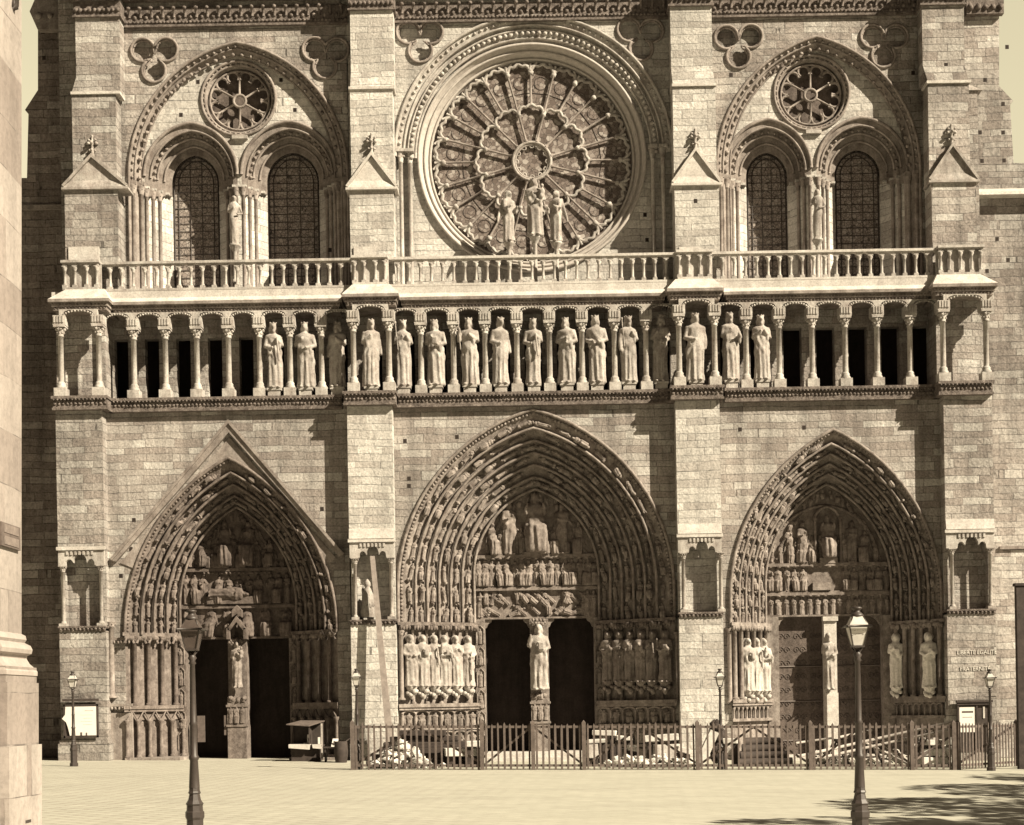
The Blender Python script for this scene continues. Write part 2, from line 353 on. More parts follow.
# ---------------------------------------------------------------- carved figure templates (unit height, facing -Y)
def figure(vox=.012, arms=('chest','chest'), crown=False, beard=True, wings=0, child=False, seated=False, width=1.0, folds=9, ph=0.0, prop=None, nude=False, base=True, halo=False, hairlong=True):
    mb = MB(); n = 44
    if seated:
        rings = [(0,.13,.10,-.13),(.04,.14,.11,-.14),(.22,.15,.12,-.14),(.36,.155,.15,-.10),(.44,.15,.17,-.06),(.50,.135,.12,0),(.62,.115,.085,0),(.74,.13,.085,0),(.80,.135,.075,0),(.84,.07,.05,0),(.87,.035,.035,0)]
    elif nude:
        rings = [(0,.07,.06,0),(.05,.055,.05,0),(.25,.075,.065,0),(.45,.085,.075,0),(.52,.09,.075,0),(.62,.075,.06,0),(.75,.095,.07,0),(.82,.10,.06,0),(.855,.05,.04,0),(.88,.032,.032,0)]
    else:
        rings = [(0,.125,.095,0),(.02,.135,.10,0),(.12,.122,.092,0),(.3,.118,.09,0),(.45,.122,.092,0),(.55,.112,.085,0),(.63,.098,.075,0),(.70,.108,.08,0),(.765,.124,.08,0),(.80,.120,.068,0),(.822,.085,.055,0),(.838,.040,.038,0),(.875,.034,.034,0)]
    zs = np.linspace(0, rings[-1][0], 56); V = []
    for z in zs:
        rx = np.interp(z, [r[0] for r in rings], [r[1] for r in rings])*width
        ry = np.interp(z, [r[0] for r in rings], [r[2] for r in rings])*width
        oy = np.interp(z, [r[0] for r in rings], [r[3] for r in rings])
        sway = .010*math.sin(z*5+ph) if not nude else .02*math.sin(z*6+ph)
        for i in range(n):
            a = 2*math.pi*i/n
            amp = .0 if nude else .20*max(0, min(1, (.62-z)/.3))
            f = 1 + amp*((2*abs(math.cos(.5*(folds*a + ph*3 + 2.2*math.sin(z*3.1+ph))))-1.25)*.8 + .35*math.cos((2*folds-3)*a - ph + 3*math.sin(z*2.3)))
            if not nude:
                dz = (z - .50 - .16*math.cos(a+math.pi/2+ph))      # hem of the mantle, hung on a slant
                f += .15/(1+math.exp(-dz*70)) if z < .8 else .0
                f += .07*math.sin(34*(z + .24*math.cos(a+ph)))*max(0, min(1, (z-.3)/.2))*max(0, min(1, (.8-z)/.1))
            V.append((rx*f*math.cos(a)+sway, ry*f*math.sin(a)+oy, z))
    Fc = [(j*n+i, j*n+(i+1) % n, (j+1)*n+(i+1) % n, (j+1)*n+i) for j in range(len(zs)-1) for i in range(n)]
    Fc += [tuple(reversed(range(n))), tuple(range((len(zs)-1)*n, len(zs)*n))]
    mb.add(V, Fc)
    hx = .010*math.sin(.93*5+ph); hz = .918
    def ell(c, r, rot=None):
        b = bmesh.new(); bmesh.ops.create_icosphere(b, subdivisions=2, radius=1)
        P = np.array([v.co[:] for v in b.verts])*np.array(r)
        if rot is not None: P = P @ np.array(rot.to_3x3()).T
        mb.add(P+np.array(c), np.array([[v.index for v in f.verts] for f in b.faces])); b.free()
    ell((hx, -.012, hz), (.049, .058, .068))
    ell((hx, -.072, hz-.004), (.011, .016, .022))                          # nose
    ell((hx, -.060, hz+.018), (.034, .016, .009))                          # brow
    ell((hx, .012, hz+.014), (.058, .058, .062))                           # hair cap
    if hairlong:
        for sgn in (-1, 1): ell((hx+sgn*.050, .004, hz-.035), (.020, .032, .050))
    if beard: ell((hx, -.052, hz-.062), (.028, .026, .036))
    if crown:
        mb.lathe([(.001,.0),(.054,.0),(.057,.026),(.040,.029)], hx, 0, hz+.036, 14)
        for k in range(6): ell((hx+.057*math.cos(k*math.pi/3+.52), .057*math.sin(k*math.pi/3+.52), hz+.070), (.011, .011, .014))
    if halo: mb.lathe([(.001,0),(.088,0),(.088,.016)], hx, .035, hz, 20, axis='Y')
    hands = {'chest': ((.135,-.01,.65), (.03,-.105,.72)), 'belt': ((.150,-.01,.63), (.035,-.115,.585)), 'down': ((.140,.0,.62), (.135,-.04,.47)),
             'raise': ((.150,-.05,.66), (.115,-.13,.80)), 'forward': ((.135,-.05,.62), (.07,-.16,.64)), 'across': ((.13,-.03,.64), (-.04,-.115,.66))}
    for sgn, kind in zip((-1, 1), arms):
        e, h = hands[kind]; sh = (sgn*.098*width, 0, .795)
        e = (sgn*e[0]*width, e[1], e[2]); h = (sgn*h[0], h[1], h[2])
        k = .6 if nude else 1
        mb.tube([sh, ((sh[0]+e[0])/2, (sh[1]+e[1])/2, (sh[2]+e[2])/2), e, ((h[0]+e[0])/2, (h[1]+e[1])/2, (h[2]+e[2])/2), h],
                [.044*k, .040*k, .038*k, .034*k, .020], 8)
        ell((h[0], h[1]-.006, h[2]+.012), (.018, .018, .024))
        if not nude and kind in ('chest','forward','raise','belt','across'):   # sleeve falling from the forearm
            mid = ((h[0]+e[0])/2, (h[1]+e[1])/2, (h[2]+e[2])/2-.05); ell(mid, (.026, .03, .065))
    if prop == 'sceptre': mb.tube([(-.10,-.125,.50), (-.135,-.11,.90)], .011, 6); ell((-.136,-.11,.92), (.02,.02,.028))
    if prop == 'book': mb.box(-.01, .075, -.155, -.115, .60, .71)
    if prop == 'scroll': mb.tube([(.03,-.13,.75), (.06,-.125,.40)], .018, 6)
    if prop == 'sword': mb.tube([(.02,-.13,.60), (.03,-.12,.12)], .012, 6); mb.tube([(-.02,-.13,.57), (.07,-.13,.57)], .010, 6)
    if child:
        ell((.115,-.09,.735), (.045,.045,.075)); ell((.115,-.10,.84), (.030,.032,.036)); ell((.10,-.10,.66), (.035,.05,.05))
        mb.tube([(.10,-.12,.77), (.04,-.14,.78)], .014, 6)
    for sgn in ((-1,) if wings == -1 else (1,) if wings == 1 else (-1, 1) if wings else ()):
        for k in range(5):
            ell((sgn*(.115+.016*k), .055, .66-.045*k), (.028, .022, .20-.012*k), Matrix.Rotation(-sgn*(.10+.03*k), 4, 'Y'))
    if not seated and not nude:
        for sgn in (-1, 1): ell((sgn*.048, -.105, .012), (.026, .045, .018))
    if nude:
        for sgn in (-1, 1): mb.tube([(sgn*.04, 0, .48), (sgn*.045, -.012, .25), (sgn*.045, 0, .02)], [.05, .035, .028], 8); ell((sgn*.045,-.03,.01), (.022,.05,.015))
    me = mb.mesh('tmp'); o = bpy.data.objects.new('tmp', me); scene.collection.objects.link(o)
    rm = o.modifiers.new('r', 'REMESH'); rm.mode = 'VOXEL'; rm.voxel_size = vox; rm.use_smooth_shade = True
    dg = bpy.context.evaluated_depsgraph_get(); ev = o.evaluated_get(dg); m2 = ev.to_mesh()
    V = np.empty(len(m2.vertices)*3); m2.vertices.foreach_get('co', V); V = V.reshape(-1, 3)
    q = [p.vertices[:] for p in m2.polygons]
    fq = np.array([f for f in q if len(f) == 4]); ft = np.array([f for f in q if len(f) == 3])
    ev.to_mesh_clear(); bpy.data.objects.remove(o)
    return (V, [f for f in (fq, ft) if len(f)])
tiny = [figure(vox=.024, arms=a, beard=b, ph=p, folds=7, seated=s, halo=hl, wings=wg) for a, b, p, s, hl, wg in
        ((('chest','belt'),True,0,False,False,0), (('raise','chest'),False,2,True,False,0), (('chest','chest'),False,4,False,True,0), (('belt','belt'),True,1,True,False,0), (('chest','forward'),False,3,False,False,2))]
small = [figure(vox=.017, arms=a, beard=b, ph=p, folds=8, seated=s, crown=c, wings=wg) for a, b, p, s, c, wg in
        ((('chest','belt'),True,0,False,False,0), (('raise','raise'),True,1,True,True,0), (('forward','chest'),False,2.2,False,False,0), (('chest','chest'),False,3,True,False,2), (('down','across'),True,4,False,False,0), (('chest','forward'),False,5,False,False,2))]
def place(T_, mb, x, y, z, h, rz=0.0, tilt=0.0, lean=0.0, sy=1.0, sx=1.0):
    """figure template with its feet at (x,y,z); tilt turns it in the plane of the facade"""
    Mx = Matrix.Translation((x, y, z)) @ Matrix.Rotation(tilt, 4, 'Y') @ Matrix.Rotation(rz, 4, 'Z') @ Matrix.Rotation(lean, 4, 'X') @ Matrix.Diagonal((h*sx, h*sy, h, 1))
    mb.tmpl(T_, Mx)
# ---------------------------------------------------------------- pointed arches
def arch(cx, a, h, sp, yb, Y, n=26):
    """points of a pointed arch, left foot -> apex -> right foot, in metres at depth Y"""
    if h <= a*1.0001: h = a*1.0001
    c = (h*h-a*a)/(2*a); r = c+a; th = math.atan2(h, c); L = []
    if yb > sp:
        m = 3
        L += [(-a, -(yb-sp)*(1-i/m)) for i in range(m)]
    L += [(c-r*math.cos(th*i/n), r*math.sin(th*i/n)) for i in range(n+1)]
    full = L + [(-x, y) for x, y in reversed(L[:-1])]
    return [(QX(cx+x, Y), QZ(sp-y, Y)) for x, y in full]
def lerp(a, b, t): return tuple(p+(q-p)*t for p, q in zip(a, b))
def xyz(P, Y): return [(x, Y, z) for x, z in P]
def resample(P, step, off=0.0):
    out = []; acc = -off
    d = 0
    for (x0, z0), (x1, z1) in zip(P, P[1:]):
        L = math.hypot(x1-x0, z1-z0)
        while acc <= d+L:
            if acc >= d:
                t = (acc-d)/max(L, 1e-9); out.append((x0+(x1-x0)*t, z0+(z1-z0)*t, math.atan2(z1-z0, x1-x0)))
            acc += step
        d += L
    return out
def crockets(mb, P, Y, step, r, off=0.0):
    for x, z, a in resample(P, step, off): mb.blob((x, Y, z), (r, r*.8, r), .3)
# ---------------------------------------------------------------- small architectural pieces
def column(mb, x, y, z0, z1, r, base=.35, cap=.4, plinth=1.9, n=12):
    hb = base
    mb.box(x-r*plinth, x+r*plinth, y-r*plinth, y+r*plinth, z0, z0+hb*.55)
    mb.lathe([(r*1.75,hb*.55),(r*1.85,hb*.65),(r*1.4,hb*.78),(r*1.5,hb*.88),(r*1.02,hb)], x, y, z0, n)
    mb.lathe([(r,hb),(r*.93,z1-z0-cap),(r*1.25,z1-z0-cap+.01),(r*1.05,z1-z0-cap+.05),(r*1.3,z1-z0-cap*.5),(r*1.9,z1-z0-cap*.18),(r*1.3,z1-z0-cap*.17)], x, y, z0, n)
    for k in range(8):
        a = k*math.pi/4+.39
        mb.blob((x+r*1.55*math.cos(a), y+r*1.55*math.sin(a), z1-cap*.33), r*.42, .25)
        mb.blob((x+r*1.25*math.cos(a+.39), y+r*1.25*math.sin(a+.39), z1-cap*.65), r*.32, .25)
    mb.box(x-r*2.0, x+r*2.0, y-r*2.0, y+r*2.0, z1-cap*.17, z1)
def shaft(mb, x, y, z0, z1, r, n=10, b=.12, c=.22):
    mb.lathe([(r*1.7,0),(r*1.7,b*.5),(r*1.3,b*.8),(r,b),(r,z1-z0-c),(r*1.3,z1-z0-c+.02),(r*1.1,z1-z0-c+.04),(r*1.9,z1-z0-.03),(r*1.9,z1-z0)], x, y, z0, n)
    for k in range(6): mb.blob((x+r*1.4*math.cos(k*1.05), y+r*1.4*math.sin(k*1.05), z1-c*.4), r*.4, .3)
def frieze(mb, x0, x1, y, z, r, step, sz=1.0):
    n = max(2, int(abs(x1-x0)/step)); 
    for i in range(n):
        mb.blob((x0+(i+.5)*(x1-x0)/n, y, z), (r, r*.9, r*sz), .3)
LABEL_C = 'stone cathedral front with rose window, gallery of kings and three carved portals'
cath = tag(empty('cathedral', (0, 0, GZ(0))), LABEL_C, 'cathedral')
def part(mb, name, mat, parent=None):
    o = mb.build(name, M[mat] if isinstance(mat, str) else mat, parent or cath)
    if o is not None and (parent is None): o.location = (0, 0, -cath.location.z)
    return o
def holder(mb, name, mat): return part(mb, name, mat)
YU = 1.3          # upper wall plane
BX = {'1': (60.5, 107), '2': (352, 397), '3': (680.5, 724.5), '4': (948.5, 997)}        # survey x (xl) of the buttress fronts, lower storey
# ================================================================ lower storey
PORT = {
 'L': dict(out=(232.5,106,174,627), inn=(240,57.5,97,600), cap=628, Yd=2.0, base=(109.5,347), n=4, mats=('darkportal','soot_shade'), lint=((634,601),(601,564)), doorx=((188,229),(248.5,291)), doortop=634, tru=(229.5,248.2)),
 'C': dict(out=(538,138,180,590), inn=(538.5,61.5,85,575), cap=622, Yd=2.2, base=(398,677), n=6, mats=('portal','relief'), lint=((619,588),(588,555.5)), doorx=((486.5,531),(549.5,595)), doortop=619, tru=(531,549.5)),
 'R': dict(out=(837.5,105.5,168,603), inn=(830.3,62.5,100,590), cap=628, Yd=2.0, base=(727,948), n=5, mats=('portal','relief'), lint=((621.5,597.8),(597.8,568.7)), doorx=((778.7,824.5),(837,882.5)), doortop=621.5, tru=(824.5,837)),
}
WALLX = {'L': (104, 352), 'C': (394, 682), 'R': (722, 950)}
for k, p in PORT.items():
    cx, a, h, sp = p['out']; x0, x1 = WALLX[k]; zb = -1.2
    hole = arch(cx, a, h, sp, p['cap'], 0)
    hole = [(hole[0][0], zb+.01)] + hole + [(hole[-1][0], zb+.01)]
    mb = MB()
    L_, R_ = QX(x0, 0), QX(x1, 0); zt = QZ(400, 0)
    # one outline that runs round the opening
    poly = [(L_, zt), (L_, zb), (hole[0][0], zb)] + hole[1:-1] + [(hole[-1][0], zb), (R_, zb), (R_, zt)]
    mb.prism(poly, 0, .5)
    p['wall'] = part(mb, 'lower_wall', 'ashlar')
for k, p in PORT.items():
    Yd = p['Yd']; n = p['n']; o, i_ = p['out'], p['inn']
    pm, tm = p['mats']
    port = empty('portal', (QX(o[0], 0), 0, 0)); port.parent = cath; port.location = (0, 0, -cath.location.z)
    def pt(t, Y):
        q = lerp(o, i_, t); return arch(q[0], q[1], q[2], q[3], p['cap'] if t == 0 or True else 0, Y)
    # hood mould with leafy border
    m0 = .08 if k != 'C' else .085
    def prt(mb, name, mat): 
        return mb.build(name, M[mat], port)
    mb = MB()
    A = pt(0, 0); mb.tube(xyz(A, -.06), .075, 8)
    B = pt(m0, .10); mb.strip(xyz(A, -.001), xyz(B, .10))
    for x, z, an in resample(lerp_list(A, B) if False else [((a[0]+b[0])/2, (a[1]+b[1])/2) for a, b in zip(A, B)], .17):
        mb.blob((x, .02, z), (.085, .07, .085), .35)
    prt(mb, 'hood_mould', pm)
    # orders of the archivolt, stepping back
    r_fig = {'L': .86, 'C': .98, 'R': .80}[k]
    for j in range(n):
        mb = MB(); t0 = m0+(1-m0)*j/n; t1 = m0+(1-m0)*(j+1)/n
        Y0 = .10+(Yd-.10)*(j/n)**.9; Y1 = .10+(Yd-.10)*((j+1)/n)**.9
        A = pt(t0, Y0); B = pt(t0+(t1-t0)*.80, Y0+.22); B2 = pt(t1, Y0+.10); C_ = pt(t1, Y1+.002)
        mb.strip(xyz(A, Y0), xyz(B, Y0+.22)); mb.strip(xyz(B, Y0+.22), xyz(B2, Y0+.10)); mb.strip(xyz(B2, Y0+.10), xyz(C_, Y1))
        Rl = pt(t0+(t1-t0)*.93, Y0+.03)
        mb.tube(xyz(Rl, Y0+.03), .062, 8)
        mid = pt(t0+(t1-t0)*.42, Y0)
        pts = resample(mid, r_fig*(1-.02*j), .02)
        half = len(mid)//2; apex = mid[half]
        tot = sum(math.hypot(q[0]-p_[0], q[1]-p_[1]) for p_, q in zip(mid, mid[1:]))
        for sgn in (0, 1):
            path = mid[:half+1] if sgn == 0 else list(reversed(mid[half:]))
            for q, (x, z, an) in enumerate(resample(path, r_fig*(1-.02*j), -.02)):
                if q and math.hypot(x-apex[0], z-apex[1]) < r_fig*.55: continue
                tl = math.pi/2-an                               # head points along the arch
                T_ = tiny[(q*3+j*2+sgn+rnd.randrange(2)) % 5]
                hh = r_fig*rnd.uniform(.74, .84)
                place(T_, mb, x, Y0+.04, z, hh, rnd.uniform(-.6, .6), tl+rnd.uniform(-.12, .12), rnd.uniform(-.15, .1), 1.15, rnd.uniform(.95, 1.15))
                for _ in range(3): mb.blob((x+rnd.uniform(-.07,.07), Y0+rnd.uniform(-.08,.04), z+rnd.uniform(-.08,.02)), rnd.uniform(.05,.09), .35)
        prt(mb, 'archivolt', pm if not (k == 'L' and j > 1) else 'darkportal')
    # tympanum
    T_in = arch(*i_, p['lint'][1][1], Yd)
    mb = MB(); mb.prism(T_in, Yd, Yd+.4)
    cxl = i_[0]; tb = p['lint'][1][1]
    zb = QZ(tb, Yd)
    W = lambda xl: QX(xl, Yd)
    if k == 'C':
        place(small[1], mb, W(538.5), Yd-.12, zb+.1, 2.75, 0, 0, 0, 1.0, 1.15)
        for dx, hh, t_ in ((-26, 2.5, 2), (26, 2.4, 4), (-43, 1.5, 3), (43, 1.5, 1), (-14, 1.3, 0), (-34, 1.2, 5)):
            place(small[t_], mb, W(538.5+dx), Yd-.05, zb+.02, hh, -.012*dx, 0)
        mb.box(W(526), W(551), Yd-.25, Yd, zb, zb+.14)
    elif k == 'R':
        place(small[1], mb, W(830), Yd-.1, zb+.25, 1.95, 0, 0, 0, 1, 1.1)
        mb.box(W(821), W(839), Yd-.25, Yd, zb, zb+.25)
        for s_ in (-1, 1):
            shaft(mb, W(830+s_*12.5), Yd-.15, zb, zb+2.1, .06)
        AA = arch(830, 12.5, 14, 526, 526, Yd-.15); mb.tube(xyz(AA, Yd-.15), .07, 6)
        AA = arch(827, 53, 55, 566, 566, Yd-.05, 20); mb.tube(xyz(AA, Yd-.05), .08, 6); crockets(mb, AA, Yd-.1, .22, .06)
        for dx, hh, t_ in ((-25, 1.95, 2), (-37, 1.45, 5), (24, 1.95, 4), (37, 1.5, 3), (-47, .9, 0), (47, .9, 2)):
            place(small[t_], mb, W(830+dx), Yd-.05, zb+.02, hh, -.012*dx)
    else:
        for dx, hh, t_ in ((-10, 2.1, 1), (13, 2.1, 3), (-33, 1.2, 3), (35, 1.25, 1), (-45, .9, 0), (47, .9, 2)):
            place(small[t_], mb, W(238+dx), Yd-.08, zb+.1, hh, -.012*dx)
    # crowded lesser figures, clouds and foliage round the main ones
    cxw = W(i_[0]); T2 = arch(i_[0], i_[1]*.90, i_[2]*.90, i_[3], p['lint'][1][1], Yd)
    for x, z, an in resample(T2, .36, .1):
        if z < zb+.1: continue
        place(tiny[rnd.randrange(5)], mb, x, Yd-.02, z-.12, rnd.uniform(.42, .6), rnd.uniform(-.6,.6), rnd.uniform(-.3,.3)-.25*(x-cxw), .1, 1, 1.2)
    for q in range({'C': 11, 'L': 12, 'R': 10}[k]):
        f_ = (q+.5)/{'C': 11, 'L': 12, 'R': 10}[k]*2-1; hm = (1-abs(f_)**1.6)
        place(small[rnd.randrange(6)], mb, cxw+f_*(W(i_[0]+i_[1])-cxw)*.86, Yd-.0, zb+.03, .55+1.1*hm*rnd.uniform(.75,1.05), rnd.uniform(-.5,.5), -.12*f_, 0, 1, 1.1)
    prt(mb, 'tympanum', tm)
    # the two carved lintels
    xa, xb = W(i_[0]-i_[1]), W(i_[0]+i_[1])
    for li, (yb_, yt_) in enumerate(p['lint']):
        mb = MB(); z0, z1 = QZ(yb_, Yd), QZ(yt_, Yd)
        mb.box(xa, xb, Yd-.02, Yd+.4, z0, z1-.003)
        mb.box(xa-.02, xb+.02, Yd-.22, Yd+.1, z1-.12, z1+.02); mb.box(xa-.02, xb+.02, Yd-.16, Yd+.1, z0, z0+.08)
        hgt = z1-z0-.20
        if k == 'C' and li == 0:
            for q in range(26):
                x = xa+.15+(xb-xa-.3)*((q % 13)+rnd.uniform(.1,.9))/13; z = z0+.1+(q//13)*hgt*.42+rnd.uniform(0, .1)
                place(small[rnd.choice((0,2,3,4))], mb, x, Yd-.06, z, .85, rnd.uniform(-.5,.5), rnd.uniform(-1.5, 1.5))
            for x in (xa+.22, xb-.22, xb-.5): place(small[4], mb, x, Yd-.08, z0+.08, hgt, 0)
        elif k == 'L' and li == 1:
            mb.box(W(210), W(262), Yd-.3, Yd, z0+.08, z0+.42)
            place(small[4], mb, W(212), Yd-.25, z0+.52, 1.9, 0, math.pi/2, 0)
            for q, dx in enumerate((-50,-42,-33, -18,-8,2,12,22, 34,42,50)):
                place(small[q % 6], mb, W(239+dx), Yd-.04, z0+.08, hgt*(.95 if abs(dx) > 30 else .9), -.01*dx)
            frieze(mb, W(205), W(275), Yd-.2, z1-.2, .07, .2)
        else:
            cnt = {'C': 17, 'L': 6, 'R': 16 if li == 0 else 15}[k]
            for q in range(cnt):
                x = xa+(xb-xa)*(q+.5)/cnt
                if k == 'R' and li == 1 and 5 <= q <= 8: 
                    if q == 5: mb.box(x, x+.85, Yd-.3, Yd, z0+.1, z0+.45)
                    continue
                hh = hgt*(1.0 if k != 'L' else 1.12)*rnd.uniform(.92, 1.0)
                T_ = small[(q*2+li) % 6] if k != 'L' else small[(1, 3)[q % 2]]
                place(T_, mb, x, Yd-.05, z0+.08, hh, rnd.uniform(-.5, .5), rnd.uniform(-.06, .06), 0, .9, 1.25 if k == 'L' else 1.1)
            if k != 'L':
                for q in range(cnt): mb.blob((xa+(xb-xa)*(q+.5)/cnt, Yd-.16, z1-.13), (.12, .07, .07), .3)
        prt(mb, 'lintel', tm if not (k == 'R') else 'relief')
    # jambs: stepped splay with ledge, arcade and canopies
    gz = -1.0
    for s_ in (-1, 1):
        xo = o[0]+s_*o[1]; xi = i_[0]+s_*(i_[1]-4 if k != 'L' else 54); 
        mb = MB()
        Xo, Xi = QX(xo, 0), QX(xi, Yd)
        def jp(t, off=0, Xo=Xo, Xi=Xi, Yd=Yd): # point on the splay, off = towards the square
            return (Xo+(Xi-Xo)*t, 0+Yd*t-off)
        zc, zl, zm = QZ(p['cap'], .8), QZ({'L': 699, 'C': 702, 'R': 703}[k], .8), QZ(722, .8)
        # back of the splay
        pts = [jp(0), jp(1)]
        def wall(z0, z1, off, t0=0.0, t1=1.0):
            a = jp(t0, off); b = jp(t1, off); c_ = (b[0], b[1]+.6+off); d = (a[0]+ (0 if off else s_*.3), a[1]+.6+off)
            P_ = [(a[0],a[1]),(b[0],b[1]),(b[0]+s_*.05,c_[1]),(a[0]+s_*.02,c_[1]-Yd*(t1-t0)*.0)]
            if s_ > 0: P_ = [P_[1], P_[0], P_[3], P_[2]]
            mb.hexa([(x, y, z0) for x, y in P_]+[(x, y, z1) for x, y in P_])
        wall(gz, zc, 0)
        prt(mb, 'jamb', pm); mb = MB()
        wall(zl-.16, zl, .42); wall(zl-.28, zl-.165, .34)
        wall(gz, QZ(752, .5)+.06, .40)
        cnt = {'L': 5, 'C': 6, 'R': 9}[k]
        zt = zl-.285; zb_ = QZ(752, .5)+.062
        if k == 'L':      # tall open arcade with little gables
            for q in range(cnt+1):
                x, y = jp(q/cnt*.94+.03, .26); 
                mb.lathe([(.13,0),(.13,.06),(.085,.12),(.085,zt-zb_-.55),(.15,zt-zb_-.42),(.15,zt-zb_-.36)], x, y, zb_, 10)
            wall(zt-.36, zt, .12)
            for q in range(cnt):
                x0_, y0_ = jp((q)/cnt*.94+.03, .30); x1_, y1_ = jp((q+1)/cnt*.94+.03, .30)
                xm, ym = (x0_+x1_)/2, (y0_+y1_)/2
                mb.tube([(x0_,y0_,zt-.40),(xm,ym,zt+.04),(x1_,y1_,zt-.40)], .045, 6)
        else:
            rows = ((zt, zm),) if k == 'R' else ((zt, zt-.78), (zt-.95, zt-1.7))
            for (a_, b_) in rows:
                b2 = a_-(a_-b_)
                for q in range(cnt+1):
                    x, y = jp(q/cnt*.94+.03, .14); mb.lathe([(.07,0),(.05,.05),(.05,a_-b2-.2),(.085,a_-b2-.1)], x, y, b2, 8)
                for q in range(cnt):
                    x0_, y0_ = jp(q/cnt*.94+.03, .18); x1_, y1_ = jp((q+1)/cnt*.94+.03, .18)
                    Pq = [(x0_+(x1_-x0_)*(.5-.5*math.cos(math.pi*u/8)), y0_+(y1_-y0_)*(.5-.5*math.cos(math.pi*u/8)), a_-.16+.14*math.sin(math.pi*u/8)) for u in range(9)]
                    mb.tube(Pq, .05, 6)
                    if k == 'C': place(tiny[q % 5], mb, (x0_+x1_)/2, (y0_+y1_)/2+.08, b2+.05, (a_-b2)*.8, 0, 0, 0, .8, 1.6)
                wall(b2-.13, b2, .30)
        prt(mb, 'base_arcade', pm); mb = MB()
        # canopy frieze over the statues
        wall(zc-.10, zc+.05, .42); 
        for q in range(cnt if k != 'R' else 5):
            nn = cnt if k != 'R' else 5
            x0_, y0_ = jp((q+.12)/nn, .38); x1_, y1_ = jp((q+.88)/nn, .38); xm, ym = (x0_+x1_)/2, (y0_+y1_)/2
            if k == 'L':
                mb.tube([(x0_,y0_,zc-.42),(xm,ym,zc+.06),(x1_,y1_,zc-.42)], .06, 6)
            for u in range(4):
                tq = (q+.2+.2*u)/nn; x, y = jp(tq, .36); mb.blob((x, y, zc-.2), (.08,.09,.16), .3)
            x, y = jp((q+.5)/nn, .25); mb.blob((x, y, zc-.16), (.22,.22,.16), .3)
        wall(zc-.1, zc-.0, .2)
        prt(mb, 'canopy', 'frieze' if k == 'C' else pm)
        # shafts between the statues
        ns = {'L': 4, 'C': 5, 'R': 6}[k]
        for q in range(ns):
            mb = MB(); t = (q+.75)/(ns+.4) if k == 'L' else (q+1)/(ns+1) if k == 'C' else (q+.45)/(ns+.3)
            x, y = jp(t, .22 if k != 'C' else .10); shaft(mb, x, y, zl+.001, zc-.1, .10 if k != 'C' else .07, 10)
            prt(mb, 'jamb_shaft', pm if k != 'L' else 'soot_shade')
        p['jp%d' % s_] = jp; p['zl'] = zl; p['zc'] = zc
        # pilaster beside the door
        mb = MB(); xd = p['doorx'][0][0] if s_ < 0 else p['doorx'][1][1]
        e = 10 if k != 'R' else 11
        x0_, x1_ = QX(xd+(-e if s_ < 0 else 0), Yd), QX(xd+(0 if s_ < 0 else e), Yd); zt = QZ(p['doortop'], Yd)
        mb.box(x0_, x1_, Yd-.30, Yd+.5, gz, zt-.002)
        if k != 'R':
            for q in range(6):
                z = zt-.35-q*.98; xm = (x0_+x1_)/2; hw = abs(x1_-x0_)*.36
                mb.tube([(xm-hw, Yd-.33, z-.75), (xm-hw, Yd-.33, z-.1), (xm, Yd-.33, z+.08), (xm+hw, Yd-.33, z-.1), (xm+hw, Yd-.33, z-.75)], .035, 5)
                place(tiny[q % 5], mb, xm, Yd-.30, z-.78, .72, 0, 0, 0, .6, 1.0)
        # corbel under the lintel
        q0 = x1_ if s_ < 0 else x0_; dd = -s_*.32
        if k != 'L': mb.prism([(q0, zt-.002), (q0+dd, zt-.002), (q0+dd*.9, zt-.10), (q0+dd*.45, zt-.20), (q0+dd*.25, zt-.36), (q0, zt-.42)], Yd-.05, Yd+.4)
        prt(mb, 'door_pilaster', pm)
    # trumeau
    mb = MB(); x0_, x1_ = QX(p['tru'][0], Yd), QX(p['tru'][1], Yd); xm = (x0_+x1_)/2; zt = QZ(p['doortop'], Yd)
    mb.box(x0_, x1_, Yd-.15, Yd+.5, gz, zt-.002)
    zs = {'L': 690, 'C': 692, 'R': 697}[k]; zped = QZ(zs, Yd)
    mb.box(xm-.42, xm+.42, Yd-.55, Yd-.151, gz, zped-.3) if k != 'R' else mb.box(xm-.26, xm+.26, Yd-.45, Yd-.151, gz, zped-.05)
    if k != 'R':
        for u in range(10): mb.blob((xm+rnd.uniform(-.38,.38), Yd-.5, zped-.28+rnd.uniform(0,.12)), .13, .3)
        for z in (zped-.45, zped-1.35): mb.box(xm-.47, xm+.47, Yd-.6, Yd-.152, z-.1, z)
        for u in range(3): place(tiny[u], mb, xm-.26+.26*u, Yd-.57, zped-1.3, .78, 0, 0, 0, .5, 1)
        for s_ in (-1, 1):
            q0 = x0_ if s_ < 0 else x1_; dd = s_*.30
            if k != 'L': mb.prism([(q0, zt-.004), (q0+dd, zt-.004), (q0+dd*.9, zt-.10), (q0+dd*.45, zt-.20), (q0+dd*.25, zt-.36), (q0, zt-.42)], Yd-.05, Yd+.4)
        for u in range(12): mb.blob((xm+.05*(u-6), Yd-.4, zt-.18+.1*math.sin(u*2)), .10, .35)
    else: mb.box(x0_-.06, x1_+.06, Yd-.25, Yd+.1, zt-.22, zt-.02)
    prt(mb, 'trumeau', 'ledge' if k == 'R' else pm)
